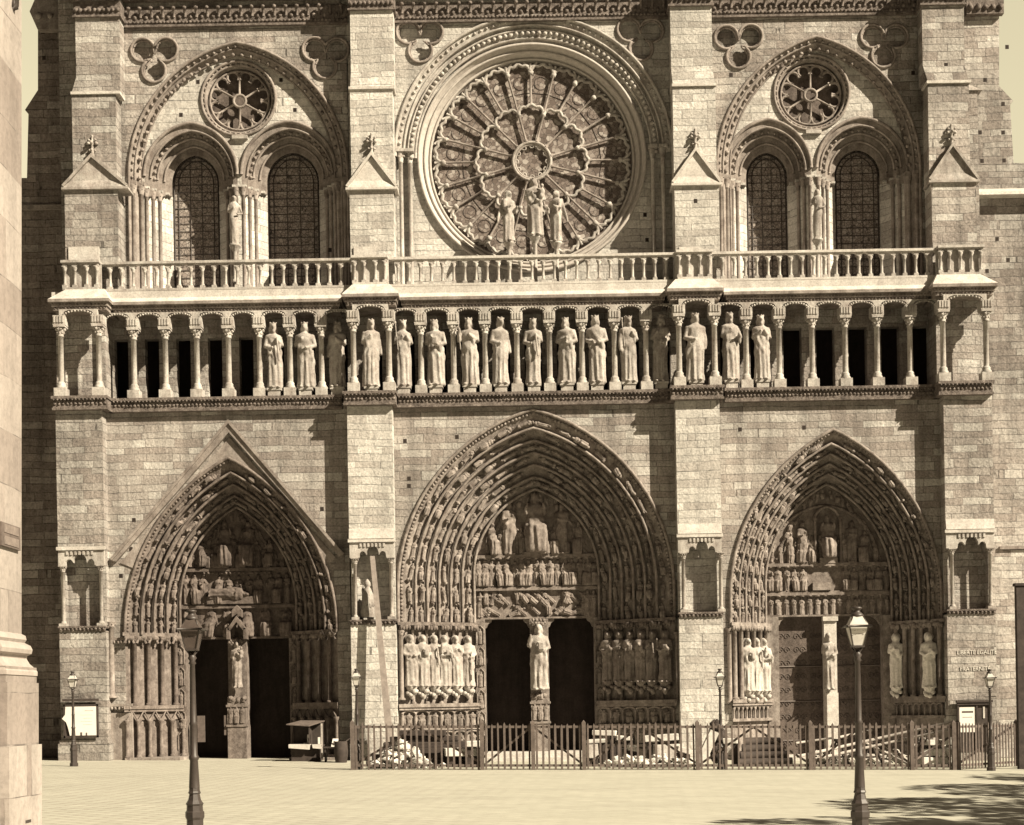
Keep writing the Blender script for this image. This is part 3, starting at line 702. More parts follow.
    # doors
    for q, (dx0, dx1) in enumerate(p['doorx']):
        x0_, x1_ = QX(dx0, Yd)-.02, QX(dx1, Yd)+.02
        if k == 'R':
            mb = MB(); mb.box(x0_-.1, x1_+.1, Yd+.30, Yd+.45, gz, zt+.05); dr = prt(mb, 'door', 'door')
            mb = MB()
            for zz in np.arange(gz+.8, zt-.4, .62):
                for xx in (x0_+.35, (x0_+x1_)/2, x1_-.35):
                    for sg in (-1, 1):
                        mb.tube([(xx+sg*.14+(.15-.011*u)*math.cos(u*.7), Yd+.285, zz+(.17-.012*u)*math.sin(u*.7)) for u in range(12)], .014, 4)
            for zz in (gz+1.6, gz+3.4, gz+5.0): mb.tube([(x0_, Yd+.28, zz), (x1_, Yd+.28, zz)], .035, 5)
            mb.build('strap_hinge', M['doorscroll'], dr)
            mb = MB(); sg = -1 if q == 0 else 1     # rounded upper corner
            xc_ = x0_ if q == 0 else x1_
            mb.prism([(xc_, zt-.7)]+[(xc_-sg*(.0+.6*(1-math.cos(math.pi/2*u/6))), zt-.7+.7*math.sin(math.pi/2*u/6)) for u in range(7)]+[(xc_, zt+.02)], Yd+.1, Yd+.28)
            prt(mb, 'door_corner', 'portal')
        else:
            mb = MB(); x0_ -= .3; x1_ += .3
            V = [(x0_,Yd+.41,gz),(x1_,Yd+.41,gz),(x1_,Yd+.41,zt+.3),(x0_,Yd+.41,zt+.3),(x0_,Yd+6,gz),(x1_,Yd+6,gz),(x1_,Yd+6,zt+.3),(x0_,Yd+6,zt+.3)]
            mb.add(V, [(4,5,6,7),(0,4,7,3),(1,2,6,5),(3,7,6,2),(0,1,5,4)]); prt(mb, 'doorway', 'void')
    p['obj'] = port
    if k == 'R':
        mb = MB(); mb.box(QX(778,Yd), QX(884,Yd), Yd+.3, Yd+.5, zt+.0, zt+.4); prt(mb, 'door_head', 'portal')
# gable over the left portal
mb = MB(); ap = PT(228.3, 423, -.25); lf = PT(111, 560, -.25); rf = PT(343.5, 555, -.25)
def off2(a, b, d):
    v = Vector((b[0]-a[0], b[1]-a[1])); nrm = Vector((v.y, -v.x)).normalized()*d; return (a[0]+nrm.x, a[1]+nrm.y), (b[0]+nrm.x, b[1]+nrm.y)
apx = (ap[0], ap[1]); ai = (ap[0], ap[1]-.40)
mb.prism([lf, apx, rf, (rf[0]-.20, rf[1]-.07), ai, (lf[0]+.20, lf[1]-.07)], -.22, -.001)
mb.prism([(lf[0]-.04, lf[1]+.05), (apx[0], apx[1]+.16), (rf[0]+.04, rf[1]+.05), (rf[0]-.06, rf[1]-.02), (apx[0], apx[1]-.02), (lf[0]+.06, lf[1]-.02)], -.30, -.222)
gb = mb.build('portal_gable', M['moulding'], PORT['L']['obj'])
mb = MB(); oo = PORT['L']['out']; A = arch(oo[0], oo[1]+.5, oo[2]+.6, oo[3], oo[3], -.05)
hole = [q for q in A if q[1] > lf[1]-.4]
tri = [(lf[0]+.35, lf[1]-.12)] + hole + [(rf[0]-.35, rf[1]-.12), (apx[0], apx[1]-.6)]
mb.prism(tri, -.05, -.002); mb.build('gable_field', M['moulding'], PORT['L']['obj'])
# steps before the central and right doors, plinth of the left portal
mb = MB(); g0 = GZ(0)
mb.box(QX(484,0), QX(600,0), -1.6, 3.6, -1.3, g0+.16); mb.box(QX(484,0)+.1, QX(600,0)-.1, -1.15, 3.6, g0+.14, g0+.32); part(mb, 'door_steps', 'ledge')
mb = MB(); mb.box(QX(762,0), QX(905,0), -.8, 2.6, -1.6, GZ(13)+.18); part(mb, 'door_steps', 'ledge')
mb = MB(); mb.box(QX(132,0), QX(182,0), -.55, 1.4, -1, GZ(-17)+.10); mb.box(QX(290,0), QX(338,0), -.5, 1.4, -1, GZ(-10)+.10); part(mb, 'plinth', 'moulding')
# pilaster strips and corner shafts beside the portals
for (x, y0, y1, r) in ((111, 622, 698, .13), (401, 630, 700, .09), (729, 628, 703, .09), (676.5, 632, 700, .08)):
    mb = MB(); X, _ = PT(x, y0, -.12); z0 = PT(x, y1, -.12)[1]; z1 = PT(x, y0, -.12)[1]; shaft(mb, X, -.14, z0, z1, r); part(mb, 'corner_shaft', 'moulding')
mb = MB()
for (xa, xb, yy) in ((107.5, 133, 634), (107.5, 133, 700)):
    X0, X1 = QX(xa, 0), QX(xb, 0); z = PT(xa, yy+4, 0)[1]; mb.box(X0, X1, -.22, -.001, z-.12, z); frieze(mb, X0, X1, -.2, z-.2, .06, .16, 1.6); part(mb, 'wall_band', 'moulding'); mb = MB()
mb.box(QX(107.5,0), QX(133,0), -.14, -.002, -.9, QZ(706, 0)); part(mb, 'wall_band', 'moulding')
# ---------------------------------------------------------------- buttresses
NI = {'1': (549, 626, 62.5, 100.4, 65.5, 94.6), '2': (541, 619.5, 355, 391, 359, 386), '3': (536, 612, 683.7, 721, 688.5, 715), '4': (531.5, 609, 952.7, 991, 957, 986)}
butt = {}
YB = -.7
for k, (xa, xb) in BX.items():
    b = empty('buttress'); b.parent = cath; b.location = (0, 0, -cath.location.z); butt[k] = b
    yt, yb, c0, c1, n0, n1 = NI[k]
    xm = (xa+xb)/2; yl = lambda y: LY(y*0+xm, y) if False else y + ROLL*(xm-PX)
    X0, X1 = QX(xa, YB), QX(xb, YB)
    zt, zb_ = QZ(yl(yt), YB), QZ(yl(yb), YB)
    mb = MB()
    mat = 'ashlar' if k in '14' else 'ashlar_fine'
    mb.box(X0, X1, YB, .3, zt-.001, QZ(402, YB))                      # above the niche
    mb.box(X0, X1, YB+.02, .3, -1.5, zb_-.12)                          # below
    hw = (zt-zb_)
    mb.box(X0+.02, X0+.20, YB+.30, .3, zb_-.1, zt); mb.box(X1-.20, X1-.02, YB+.30, .3, zb_-.1, zt); mb.box(X0+.2, X1-.2, .05, .3, zb_-.1, zt)
    part(mb, 'buttress_stone', mat, b)
    mb = MB(); zz = zt-.001
    mb.box(X0-.05, X1+.05, YB-.10, YB-.001, zz-.05, zz+.10)
    if k != '1': mb.hexa([(X0,YB-.12,zz+.10),(X1,YB-.12,zz+.10),(X1,YB-.002,zz+.10),(X0,YB-.002,zz+.10),(X0,YB-.03,zz+.55),(X1,YB-.03,zz+.55),(X1,YB-.002,zz+.55),(X0,YB-.002,zz+.55)])
    part(mb, 'weathering_band', 'ledge', b)
    mb = MB()   # niche head with trefoil opening
    capz = zt-.72; N0, N1 = PT(n0, yt, YB)[0], PT(n1, yt, YB)[0]; mid = (N0+N1)/2; w2 = (N1-N0)/2
    out = [(X0+.01, zt-.06), (X0+.01, capz), (N0, capz)]
    for u in range(1, 6): a = math.pi*(1-u/6); out.append((N0+w2*.26+w2*.26*math.cos(a), capz+.06+.22*math.sin(a)))
    for u in range(0, 9): a = math.pi*(1-u/8); out.append((mid+w2*.46*math.cos(a), capz+.12+.42*math.sin(a)))
    for u in range(1, 6): a = math.pi*(1-u/6); out.append((N1-w2*.26+w2*.26*math.cos(a), capz+.06+.22*math.sin(a)))
    out += [(N1, capz), (X1-.01, capz), (X1-.01, zt-.06)]
    mb.prism(out, YB-.02, YB+.18); 
    for u in range(7): mb.box(N0+(N1-N0)*(u+.2)/7, N0+(N1-N0)*(u+.7)/7, YB-.07, YB-.02, zt-.26, zt-.10)
    part(mb, 'niche_head', 'carved', b)
    for cx_ in (c0, c1):
        mb = MB(); X = PT(cx_, (yt+yb)/2, YB)[0]; column(mb, X, YB+.12, zb_, capz+.001, .085, .22, .28, 2.0, 10); part(mb, 'niche_column', 'statue', b)
    mb = MB(); mb.box(X0-.03, X1+.03, YB-.10, .1, zb_-.08, zb_-.001); mb.box(X0+.0, X1-.0, YB-.04, .1, zb_-.22, zb_-.082); frieze(mb, X0, X1, YB-.06, zb_-.14, .065, .17); part(mb, 'niche_ledge', 'frieze', b)
    mb = MB(); gx = GZ((X0+X1)/2); mb.box(X0-.10, X1+.10, YB-.12, .2, -1.4, gx+.75); mb.box(X0-.05, X1+.05, YB-.06, .2, gx+.74, gx+.90); part(mb, 'buttress_plinth', mat, b)
# broken statue stump and plank are separate things, see below
# ---------------------------------------------------------------- ledge under the gallery of kings
segs = [('1', 56, 112.5, YB-.35), ('L', 112.5, 347.5, -.35), ('2', 347.5, 401.5, YB-.35), ('C', 401.5, 675.5, -.35), ('3', 675.5, 730, YB-.35), ('R', 730, 944, -.35), ('4', 944, 1000, YB-.35)]
for k, xa, xb, yf in segs:
    mb = MB(); X0, X1 = QX(xa, yf), QX(xb, yf); z1 = QZ(393, 0); z0 = z1-.60
    e = .001 if k in 'LCR' else 0
    mb.box(X0+e, X1-e, yf, 1.2, z1-.12, z1); mb.box(X0+.05, X1-.05, yf+.12, .4, z0+.1, z1-.121); mb.box(X0+.02, X1-.02, yf+.06, .4, z0, z0+.099)
    frieze(mb, X0+.03, X1-.03, yf+.02, z1-.16, .05, .16); frieze(mb, X0+.05, X1-.05, yf+.13, (z0+z1)/2-.03, .085, .17, .9); frieze(mb, X0+.05, X1-.05, yf+.13, (z0+z1)/2+.09, .05, .11, .9)
    part(mb, 'string_course', 'frieze')
# ---------------------------------------------------------------- gallery of kings
gal = empty('king_gallery'); gal.parent = cath; gal.location = (0, 0, -cath.location.z)
Zf = lambda Y: QZ(393, Y)
cols = [(61,3),(99,3)] + [(x,0) for x in (134,165.5,197,228.6,259.5,290,321.5)] + [(353.5,3),(389,3)] + [(x,0) for x in (421,453.5,485.3,517,549.5,582,614.5,646)] + [(679,3),(714.6,3)] + [(x,0) for x in (746,779,812,845,877,910)] + [(943,3),(986,3)]
colx = []
zfl = Zf(0)
for x, f in cols:
    Y = (-.78 if f else -.05); xl = LX(x, 350); X = QX(xl, Y); colx.append((X, Y, f))
    mb = MB(); column(mb, X, Y, zfl, QZ(323, 0), .125, .66, .48, 2.1, 12)
    sc = .27; zc_ = QZ(323, 0)
    mb.box(X-.27, X+.27, Y-.25, Y+.3, zc_+.001, zc_+.42)
    for u in (-.18, -.06, .06, .18): mb.box(X+u-.035, X+u+.035, Y-.29, Y-.25, zc_+.10, zc_+.40)
    part(mb, 'gallery_column', 'carved', gal)
zc_ = QZ(323, 0); ztop = QZ(308, 0)+.02
for (Xa, Ya, fa), (Xb, Yb, fb) in zip(colx, colx[1:]):
    if fa != fb: Ya = Yb = -.05
    Y = Ya; mid = (Xa+Xb)/2; w2 = (Xb-Xa)/2-.10; mb = MB()
    P_ = [(Xa, ztop), (Xa, zc_+.40)]
    nl = 7
    for q in range(nl):    # cusped head
        a0 = math.pi*(1-q/nl); a1 = math.pi*(1-(q+1)/nl)
        c0 = (mid+w2*math.cos(a0), zc_+.30+.42*math.sin(a0)*1.0); c1 = (mid+w2*math.cos(a1), zc_+.30+.42*math.sin(a1))
        for u in range(4):
            t = (u+.5)/4; bx_, bz_ = c0[0]+(c1[0]-c0[0])*t, c0[1]+(c1[1]-c0[1])*t
            nx, nz = bx_-mid, bz_-(zc_+.2); l = math.hypot(nx, nz); kx = .05*math.sin(math.pi*t)
            P_.append((bx_+nx/l*kx, min(bz_+nz/l*kx, ztop-.03)))
    P_ += [(Xb, zc_+.40), (Xb, ztop)]
    mb.prism(P_, Y-.2, Y+.10)
    for u in range(15):
        t = math.pi*(.04+.92*u/14); mb.blob((mid+(w2-.01)*math.cos(t), Y-.17, min(zc_+.27+.36*math.sin(t), ztop-.05)), (.055,.06,.055), .35)
    part(mb, 'gallery_arch', 'carved', gal)
# back wall of the gallery with dark openings
mb = MB(); zg1 = QZ(296, 1.1)
hs_ = []
for (Xa, Ya, fa), (Xb, Yb, fb) in zip(colx, colx[1:]):
    c0 = (Xa+Xb)/2
    if fa and fb and (c0 < -18 or c0 > 18): continue
    sh = {True: .02, False: 0}[True]
    k_ = (1.1+65)/65; cxm = c0*k_
    bay = 'L' if c0 < -8 else 'R' if c0 > 9.5 else 'C'
    w_ = {'L': .32, 'R': .42, 'C': .40}[bay]
    if bay == 'L': cxm += .09
    if bay == 'R': cxm -= .13
    hs_.append([(cxm-w_, zfl+.05), (cxm+w_, zfl+.05), (cxm+w_, QZ(332.5, 1.1)), (cxm-w_, QZ(332.5, 1.1))])
mb.prism([(QX(104,1.1), zfl), (QX(950,1.1), zfl), (QX(950,1.1), zg1), (QX(104,1.1), zg1)], 1.1, 1.6, hs_)
for (Xa, Ya, fa), (Xb, Yb, fb) in zip(colx, colx[1:]):     # the end bays are closed by plain masonry
    c0 = (Xa+Xb)/2
    if fa and fb and (c0 < -18 or c0 > 18): mb.box(Xa-.1, Xb+.1, .12, 1.3, zfl, zg1)
mb.box(colx[1][0]-.05, colx[1][0]+.12, -.2, 1.4, zfl, zg1); mb.box(colx[-2][0]-.12, colx[-2][0]+.05, -.2, 1.4, zfl, zg1)
part(mb, 'gallery_back_wall', 'ashlar', gal)
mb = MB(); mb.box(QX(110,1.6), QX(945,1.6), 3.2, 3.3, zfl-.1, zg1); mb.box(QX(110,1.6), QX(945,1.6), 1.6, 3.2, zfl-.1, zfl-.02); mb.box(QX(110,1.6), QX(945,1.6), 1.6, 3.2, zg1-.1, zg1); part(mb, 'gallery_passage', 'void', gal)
# cornice and weathered slope above it
seg2 = [('1', 54.5, 115.5, -1.05), ('L', 115.5, 348.5, -.38), ('2', 348.5, 405.5, -1.05), ('C', 405.5, 674, -.38), ('3', 674, 731, -1.05), ('R', 731, 940, -.38), ('4', 940, 1005.5, -1.05)]
for k, xa, xb, yf in seg2:
    mb = MB(); X0, X1 = QX(xa, yf), QX(xb, yf); zl_ = QZ(294.6, -.45); zlo = QZ(306.5, -.2); e = .001 if k in 'LCR' else 0
    yb = 1.6
    mb.box(X0+e, X1-e, yf, yb, zl_-.13, zl_)
    mb.box(X0+.10, X1-.10, yf+.12, yb-.01, zl_-.30, zl_-.131); mb.box(X0+.16, X1-.16, yf+.20, yb-.02, zlo, zl_-.301)
    part(mb, 'cornice', 'moulding', gal)
    mb = MB(); frieze(mb, X0+.1, X1-.1, yf+.13, zl_-.22, .055, .15); frieze(mb, X0+.17, X1-.17, yf+.20, zlo+.10, .06, .15, 1.2)
    part(mb, 'cornice_carving', 'frieze', gal)
    mb = MB(); zs_ = QZ(285.2, -.1); ys = yf+.42
    ex = .66 if k in '14' else (.42 if k in '23' else -.28)
    x0t = X0+(ex if k != '4' else .3); x1t = X1-(ex if k != '1' else .3)
    mb.hexa([(X0+e,yf+.02,zl_+.001),(X1-e,yf+.02,zl_+.001),(X1-e,yb,zl_+.001),(X0+e,yb,zl_+.001),(x0t,ys,zs_),(x1t,ys,zs_),(x1t,yb,zs_),(x0t,yb,zs_)])
    part(mb, 'weathered_slope', 'ledge', gal)
# ---------------------------------------------------------------- balustrade
bal = empty('balustrade'); bal.parent = cath; bal.location = (0, 0, -cath.location.z)
zb0, zb1 = QZ(285.2, 0), QZ(256.5, 0)
bm = MB(); hb = zb1-zb0
bm.box(-.10, .10, -.09, .09, .08, .20); bm.lathe([(.085,.20),(.09,.24),(.062,.28),(.058,hb-.46),(.075,hb-.45),(.065,hb-.42),(.115,hb-.32),(.115,hb-.27)], 0, 0, 0, 8)
bm.box(-.115, .115, -.10, .10, hb-.268, hb-.235)
bme = bm.mesh('baluster'); bme.materials.append(M['carved'])
bseg = [('1', 70.5, 106, -.46, 3), ('L', 106, 360, -.08, 22), ('2', 360, 394, -.46, 3), ('C', 394, 684.6, -.08, 26), ('3', 684.6, 718.6, -.46, 3), ('R', 718.6, 946, -.08, 20), ('4', 946, 990, -.46, 4)]
for k, xa, xb, yf, nb in bseg:
    X0, X1 = QX(xa, yf), QX(xb, yf); mb = MB(); e = .001 if k in 'LCR' else 0
    mb.box(X0-(0 if e else .06)+e, X1+(0 if e else .06)-e, yf-.17, yf+.17, zb1-.11, zb1); mb.box(X0+e, X1-e, yf-.13, yf+.13, zb0-.02, zb0+.08)
    P_ = [(X0, zb1-.111)]; st = (X1-X0)/nb
    for q in range(nb):
        a = X0+q*st
        P_ += [(a, zb0+hb-.23), (a+.10, zb0+hb-.23)] + [(a+st/2-(st/2-.10)*math.cos(math.pi*u/6), zb0+hb-.23+.105*math.sin(math.pi*u/6)) for u in range(1, 6)] + [(a+st-.10, zb0+hb-.23)]
    P_ += [(X1, zb0+hb-.23), (X1, zb1-.111)]
    mb.prism(P_, yf-.09, yf+.09)
    if k not in 'LCR': mb.box(X0+.03, X1-.03, yf+.10, yf+.30, zb0, zb1-.112)
    if k not in 'LCR':
        for xs_ in ((X0, X1) if k in '23' else (X1,) if k == '1' else (X0,)):
            mb.box(xs_-.09, xs_+.09, yf+.171, -.251, zb1-.11, zb1); mb.box(xs_-.07, xs_+.07, yf+.171, -.215, zb0-.02, zb1-.111)
    part(mb, 'rail', 'ledge' if k in 'CR23' else 'carved', bal)
    for q in range(nb+1):
        if k in 'LCR' and q in (0, nb): continue
        c_ = bpy.data.objects.new('baluster', bme); scene.collection.objects.link(c_); c_.parent = bal; c_.location = (X0+q*st+(.08 if q == 0 else -.08 if q == nb else 0), yf, zb0)
# floor of the balcony
mb = MB(); mb.box(QX(60,0), QX(990,0), -.2, 3.4, zb0-.35, zb0-.012); part(mb, 'balcony_floor', 'ledge')
# ================================================================ upper storey
ZB = QZ(285, 0)-.3; ZT = QZ(-70, 1.0)
def circle(cx, cy, r, Y, n=48, a0=0.0, a1=2*math.pi):
    full = abs(a1-a0-2*math.pi) < 1e-6
    return [(QX(cx+r*math.cos(a0+(a1-a0)*i/n), Y), QZ(cy-r*math.sin(a0+(a1-a0)*i/n), Y)) for i in range(n if full else n+1)]
def trefoil_outline(L3, r, Y):
    P3 = [(LX(x, y), LY(x, y)) for x, y in L3]; c = (sum(p[0] for p in P3)/3, sum(p[1] for p in P3)/3); out = []
    for i in range(72):
        a = 2*math.pi*i/72; dx, dy = math.cos(a), -math.sin(a); best = 4.0
        for px_, py_ in P3:
            ox, oy = c[0]-px_, c[1]-py_; b = ox*dx+oy*dy; cc = ox*ox+oy*oy-r*r; d = b*b-cc
            if d > 0: best = max(best, -b+math.sqrt(d))
        out.append((QX(c[0]+dx*best, Y), QZ(c[1]+dy*best, Y)))
    return out, c
TREF = {'L': ([(143,50.6),(166,50),(154,71)], [(314.5,49.6),(337,50),(325,67)]), 'C': ([(408.4,32.5),(431,32.5),(420.3,51)], [(629,30),(651.5,31),(641,49)]), 'R': ([(726.3,37.6),(750.5,36.6),(738.3,57)], [(872.2,36.6),(896,36.6),(883,56)])}
UPX = {'L': (70, 358), 'C': (358, 690), 'R': (690, 968)}
BAY = {'L': dict(big=(247.5,109.5,132,170), small=[(200,46.5,52,170),(298,47.5,52,170)], win=[(204.5,23.5,28,178),(302,26,29,178)], rose=(248.9,94,37)),
       'R': dict(big=(827.5,101.6,131,173), small=[(777,43,49,173),(871,45.5,49,173)], win=[(775.5,20.5,24,181),(866,22.5,25,181)], rose=(821.8,97.9,37.5)),
       'C': dict()}
for k in 'LCR':
    mb = MB(); x0, x1 = UPX[k]
    holes = []
    for T3 in TREF[k]:
        holes.append(trefoil_outline(T3, 11.8, YU)[0])
    if k == 'C': big = circle(543, 154.5, 138, YU, 48, math.pi, 0)
    else:
        b = BAY[k]['big']; big = arch(b[0], b[1], b[2], b[3], b[3], YU)
    poly = [(QX(x0,YU), ZT), (QX(x0,YU), ZB), (big[0][0], ZB)] + big + [(big[-1][0], ZB), (QX(x1,YU), ZB), (QX(x1,YU), ZT)]
    mb.prism(poly, YU, YU+.25, holes); mb.prism(poly, YU+.251, YU+.6)
    wallo = part(mb, 'upper_wall', 'ashlar' if k != 'C' else 'ashlar_fine')
    for T3 in TREF[k]:
        O, c = trefoil_outline(T3, 11.8, YU)
        mb = MB(); mb.tube([(x, YU-.03, z) for x, z in O], .065, 6, closed=True)
        I, _ = trefoil_outline(T3, 10.2, YU); mb.tube([(x, YU+.06, z) for x, z in I], .045, 6, closed=True)
        for x, z, a in resample(I+[I[0]], .28): mb.blob((x, YU+.06, z), .06, .3)
        o = mb.build('trefoil_moulding', M['moulding'], wallo)
# big relieving arches of the side bays
def ring(mb, A, YA, B, YB_): mb.strip(xyz(A, YA), xyz(B, YB_))
WY = 2.9
for k in 'LR':
    B_ = BAY[k]; b = B_['big']; YP = YU+.38
    ab = empty('window_bay', (0,0,0)); ab.parent = cath; ab.location = (0, 0, -cath.location.z)
    ybot = 285
    A0 = arch(b[0], b[1], b[2], b[3], 290, YU); A1 = arch(b[0], b[1]-6, b[2]-6, b[3], 290, YU+.12); A2 = arch(b[0], b[1]-13, b[2]-13, b[3], 290, YP)
    mb = MB(); mb.tube(xyz(A0, YU-.04), .07, 8); ring(mb, A0, YU, A1, YU+.12); ring(mb, A1, YU+.12, A2, YP)
    mb.tube(xyz(A1, YU+.10), .05, 8); mb.tube(xyz(A2, YP-.02), .05, 8)
    crockets(mb, arch(b[0], b[1]-3, b[2]-3, b[3], b[3], YU), YU+.02, .34, .075); crockets(mb, arch(b[0], b[1]-9.5, b[2]-9.5, b[3], b[3], YU), YU+.16, .42, .10)
    mb.build('relieving_arch', M['moulding'], ab)
    A2f = arch(b[0], b[1]-12.5, b[2]-12.5, b[3], b[3], YP)
    mb = MB(); zbot = ZB
    smalls = [arch(s[0], s[1], s[2], s[3], s[3], YP) for s in B_['small']]
    rc = B_['rose']; H = [circle(rc[0], rc[1], rc[2], YP)]
    poly = [(A2f[0][0], zbot)] + A2f + [(A2f[-1][0], zbot)]
    s2, s1 = smalls[1], smalls[0]
    poly += [(s2[-1][0], zbot)] + list(reversed(s2)) + [(s2[0][0], zbot), (s1[-1][0], zbot)] + list(reversed(s1)) + [(s1[0][0], zbot)]
    # legs outside the small arches are hidden by the jamb shafts
    mb.prism(poly, YP, YP+.3, H); mb.build('arch_field', M['ashlar_fine'], ab)
    for sg in (-1, 1):
        for q, dd in enumerate((3.5, 10.5)):
            mb = MB(); X = QX(b[0]+sg*(b[1]-dd), YU); shaft(mb, X, YU+.10+.18*q, ZB, QZ(b[3]+8, YU), .10, 10, .15, .4); mb.box(X-.17, X+.17, YU-.06+.18*q, YU+.4, QZ(b[3]+8, YU)+.001, QZ(b[3]+4, YU)); mb.build('bay_shaft', M['moulding'], ab)
    # blind rose: twelve cusped lobes round six spokes
    mb = MB(); cx, cy, r = rc; s = S(YP)
    disk = circle(cx, cy, r+1, YP+.55); mb.prism(disk, YP+.55, YP+.6)
    ro = mb.build('blind_rose', M['soot_shade'], ab)  # disc coloured dark for the shade inside the recess
    mb = MB()
    for rr, yy, tr in ((r, YP-.03, .07), (r-3, YP+.06, .06), (r-7.5, YP+.22, .05)): mb.tube([(x, yy, z) for x, z in circle(cx, cy, rr, YP)], tr, 7, closed=True)
    ring(mb, circle(cx, cy, r, YP)+circle(cx, cy, r, YP)[:1], YP, circle(cx, cy, r-5, YP)+circle(cx, cy, r-5, YP)[:1], YP+.25)
    ring(mb, circle(cx, cy, r-5, YP)+circle(cx, cy, r-5, YP)[:1], YP+.25, circle(cx, cy, r-5, YP)+circle(cx, cy, r-5, YP)[:1], YP+.55)
    for x, z, a in resample(circle(cx, cy, r-1.5, YP), .24): mb.blob((x, YP+.02, z), (.07,.07,.07), .3)
    X0, Z0 = QX(cx, YP), QZ(cy, YP)
    mb.tube([(X0+.28*math.cos(t), YP+.26, Z0+.28*math.sin(t)) for t in np.linspace(0, 2*math.pi, 20)[:-1]], .065, 7, closed=True)
    for q in range(6):
        a = math.pi/2+q*math.pi/3; mb.tube([(X0+.3*math.cos(a), YP+.26, Z0+.3*math.sin(a)), (X0+1.12*math.cos(a), YP+.26, Z0+1.12*math.sin(a))], .05, 6)
    for q in range(12):
        a = math.pi/12+q*math.pi/6; c0 = (X0+1.12*math.cos(a), Z0+1.12*math.sin(a))
        mb.tube([(c0[0]+.27*math.cos(a+t), YP+.28, c0[1]+.27*math.sin(a+t)) for t in np.linspace(-2.3, 2.3, 11)], .07, 6)
    mb.build('rose_tracery', M['moulding'], ro)
    # windows
    for s_i, (sm, wn) in enumerate(zip(B_['small'], B_['win'])):
        w_ = empty('lancet_window', (0,0,0)); w_.parent = ab
        N = 4; mb = MB()
        def pa(t, Y, yb=None): q = lerp(sm, wn, t); return arch(*q, q[3] if yb is None else yb, Y)
        mb.tube(xyz(pa(0, YP), YP-.05), .08, 8)
        for j in range(N):
            t0, t1 = j/N, (j+1)/N; Y0 = YP+(WY-YP)*t0; Y1 = YP+(WY-YP)*t1
            ring(mb, pa(t0, Y0, 190), Y0, pa(t1, Y0, 190), Y0+.03); ring(mb, pa(t1, Y0, 190), Y0+.03, pa(t1, Y1, 190), Y1)
            if j < 3: mb.tube(xyz(pa(t1-.03, Y0), Y0+.02), .055, 7)
            if j == 1: crockets(mb, pa(t0+.12, Y0), Y0, .30, .09)
        mb.build('window_arch', M['moulding'], w_)
        # jambs below the capitals
        mb = MB()
        for sg in (-1, 1):
            xo, xi = QX(sm[0]+sg*sm[1], YP), QX(wn[0]+sg*wn[1], WY); zc1 = QZ(181, YP)
            P_ = [(xo, YP), (xi, WY), (xi, WY+.3), (xo, WY+.3)]
            if sg > 0: P_ = [P_[1], P_[0], P_[3], P_[2]]
            mb.hexa([(x, y, ZB) for x, y in P_]+[(x, y, zc1-.01) for x, y in P_])
            # capital band
            for q in range(4):
                t = (q+.3)/4.2; 
                mb.box(xo+(xi-xo)*t-.16, xo+(xi-xo)*t+.16, YP+(WY-YP)*t-.18, YP+(WY-YP)*t+.2, zc1-.07, zc1+.03)
        mb.build('window_jamb', M['ashlar_fine'], w_)
        for sg in (-1, 1):
            for q in range(3):
                xo, xi = QX(sm[0]+sg*sm[1], YP), QX(wn[0]+sg*wn[1], WY); t = (q+.3)/4.2; mb = MB()
                shaft(mb, xo+(xi-xo)*t, YP+(WY-YP)*t-.05, ZB, QZ(181, YP)-.07, .085, 10, .15, .38); mb.build('window_shaft', M['moulding'], w_)
        mb = MB(); G = arch(*wn, 288, WY+.02); mb.prism([(x, z) for x, z in G], WY+.12, WY+.16); mb.build('leaded_glass', M['lancet_glass'], w_)
        mb = MB(); a_ = wn[1]-6
        mb.tube(xyz(arch(wn[0], a_, wn[2]-5, wn[3], 284, WY), WY+.09), .022, 5); mb.tube(xyz(arch(wn[0], wn[1]-1.5, wn[2]-1.5, wn[3], 284, WY), WY+.09), .03, 5)
        topz = QZ(wn[3]-wn[2], WY)
        for f in (-.33, .33): mb.tube([(QX(wn[0]+f*a_, WY), WY+.09, ZB), (QX(wn[0]+f*a_, WY), WY+.09, topz-.12)], .018, 4)
        z = ZB+.3; i_ = 0
        cc = (wn[2]**2-wn[1]**2)/(2*wn[1]); rr = cc+wn[1]
        while z < topz-.25:
            hz_ = max(0, (wn[3]-(PY-(z-HC)/S(WY)))); ha = wn[1] if hz_ <= 0 else math.sqrt(max(0, rr*rr-hz_*hz_))-cc
            mb.tube([(QX(wn[0]-ha+1, WY), WY+.09, z), (QX(wn[0]+ha-1, WY), WY+.09, z)], .018, 4); z += .36
        mb.build('glazing_bars', M['iron'], w_)
    # corbel between rose and arches
    mb = MB(); X = QX(rc[0]+1, YP); z = QZ(rc[1]+rc[2]+3, YP); mb.box(X-.35, X+.35, YP-.18, YP, z-.05, z+.1); mb.build('corbel', M['carved'], ab)
# big shafts at the edge of bay C and capitals
for xl in (410, 419, 662, 672):
    mb = MB(); X = QX(xl, YU+.15); shaft(mb, X, YU+(.10 if xl in (410,672) else .25), ZB, QZ(150, YU), .095, 10, .15, .45)
    mb.box(X-.2, X+.2, YU-.12, YU+.5, QZ(150, YU), QZ(147, YU)); part(mb, 'rose_bay_shaft', 'carved')
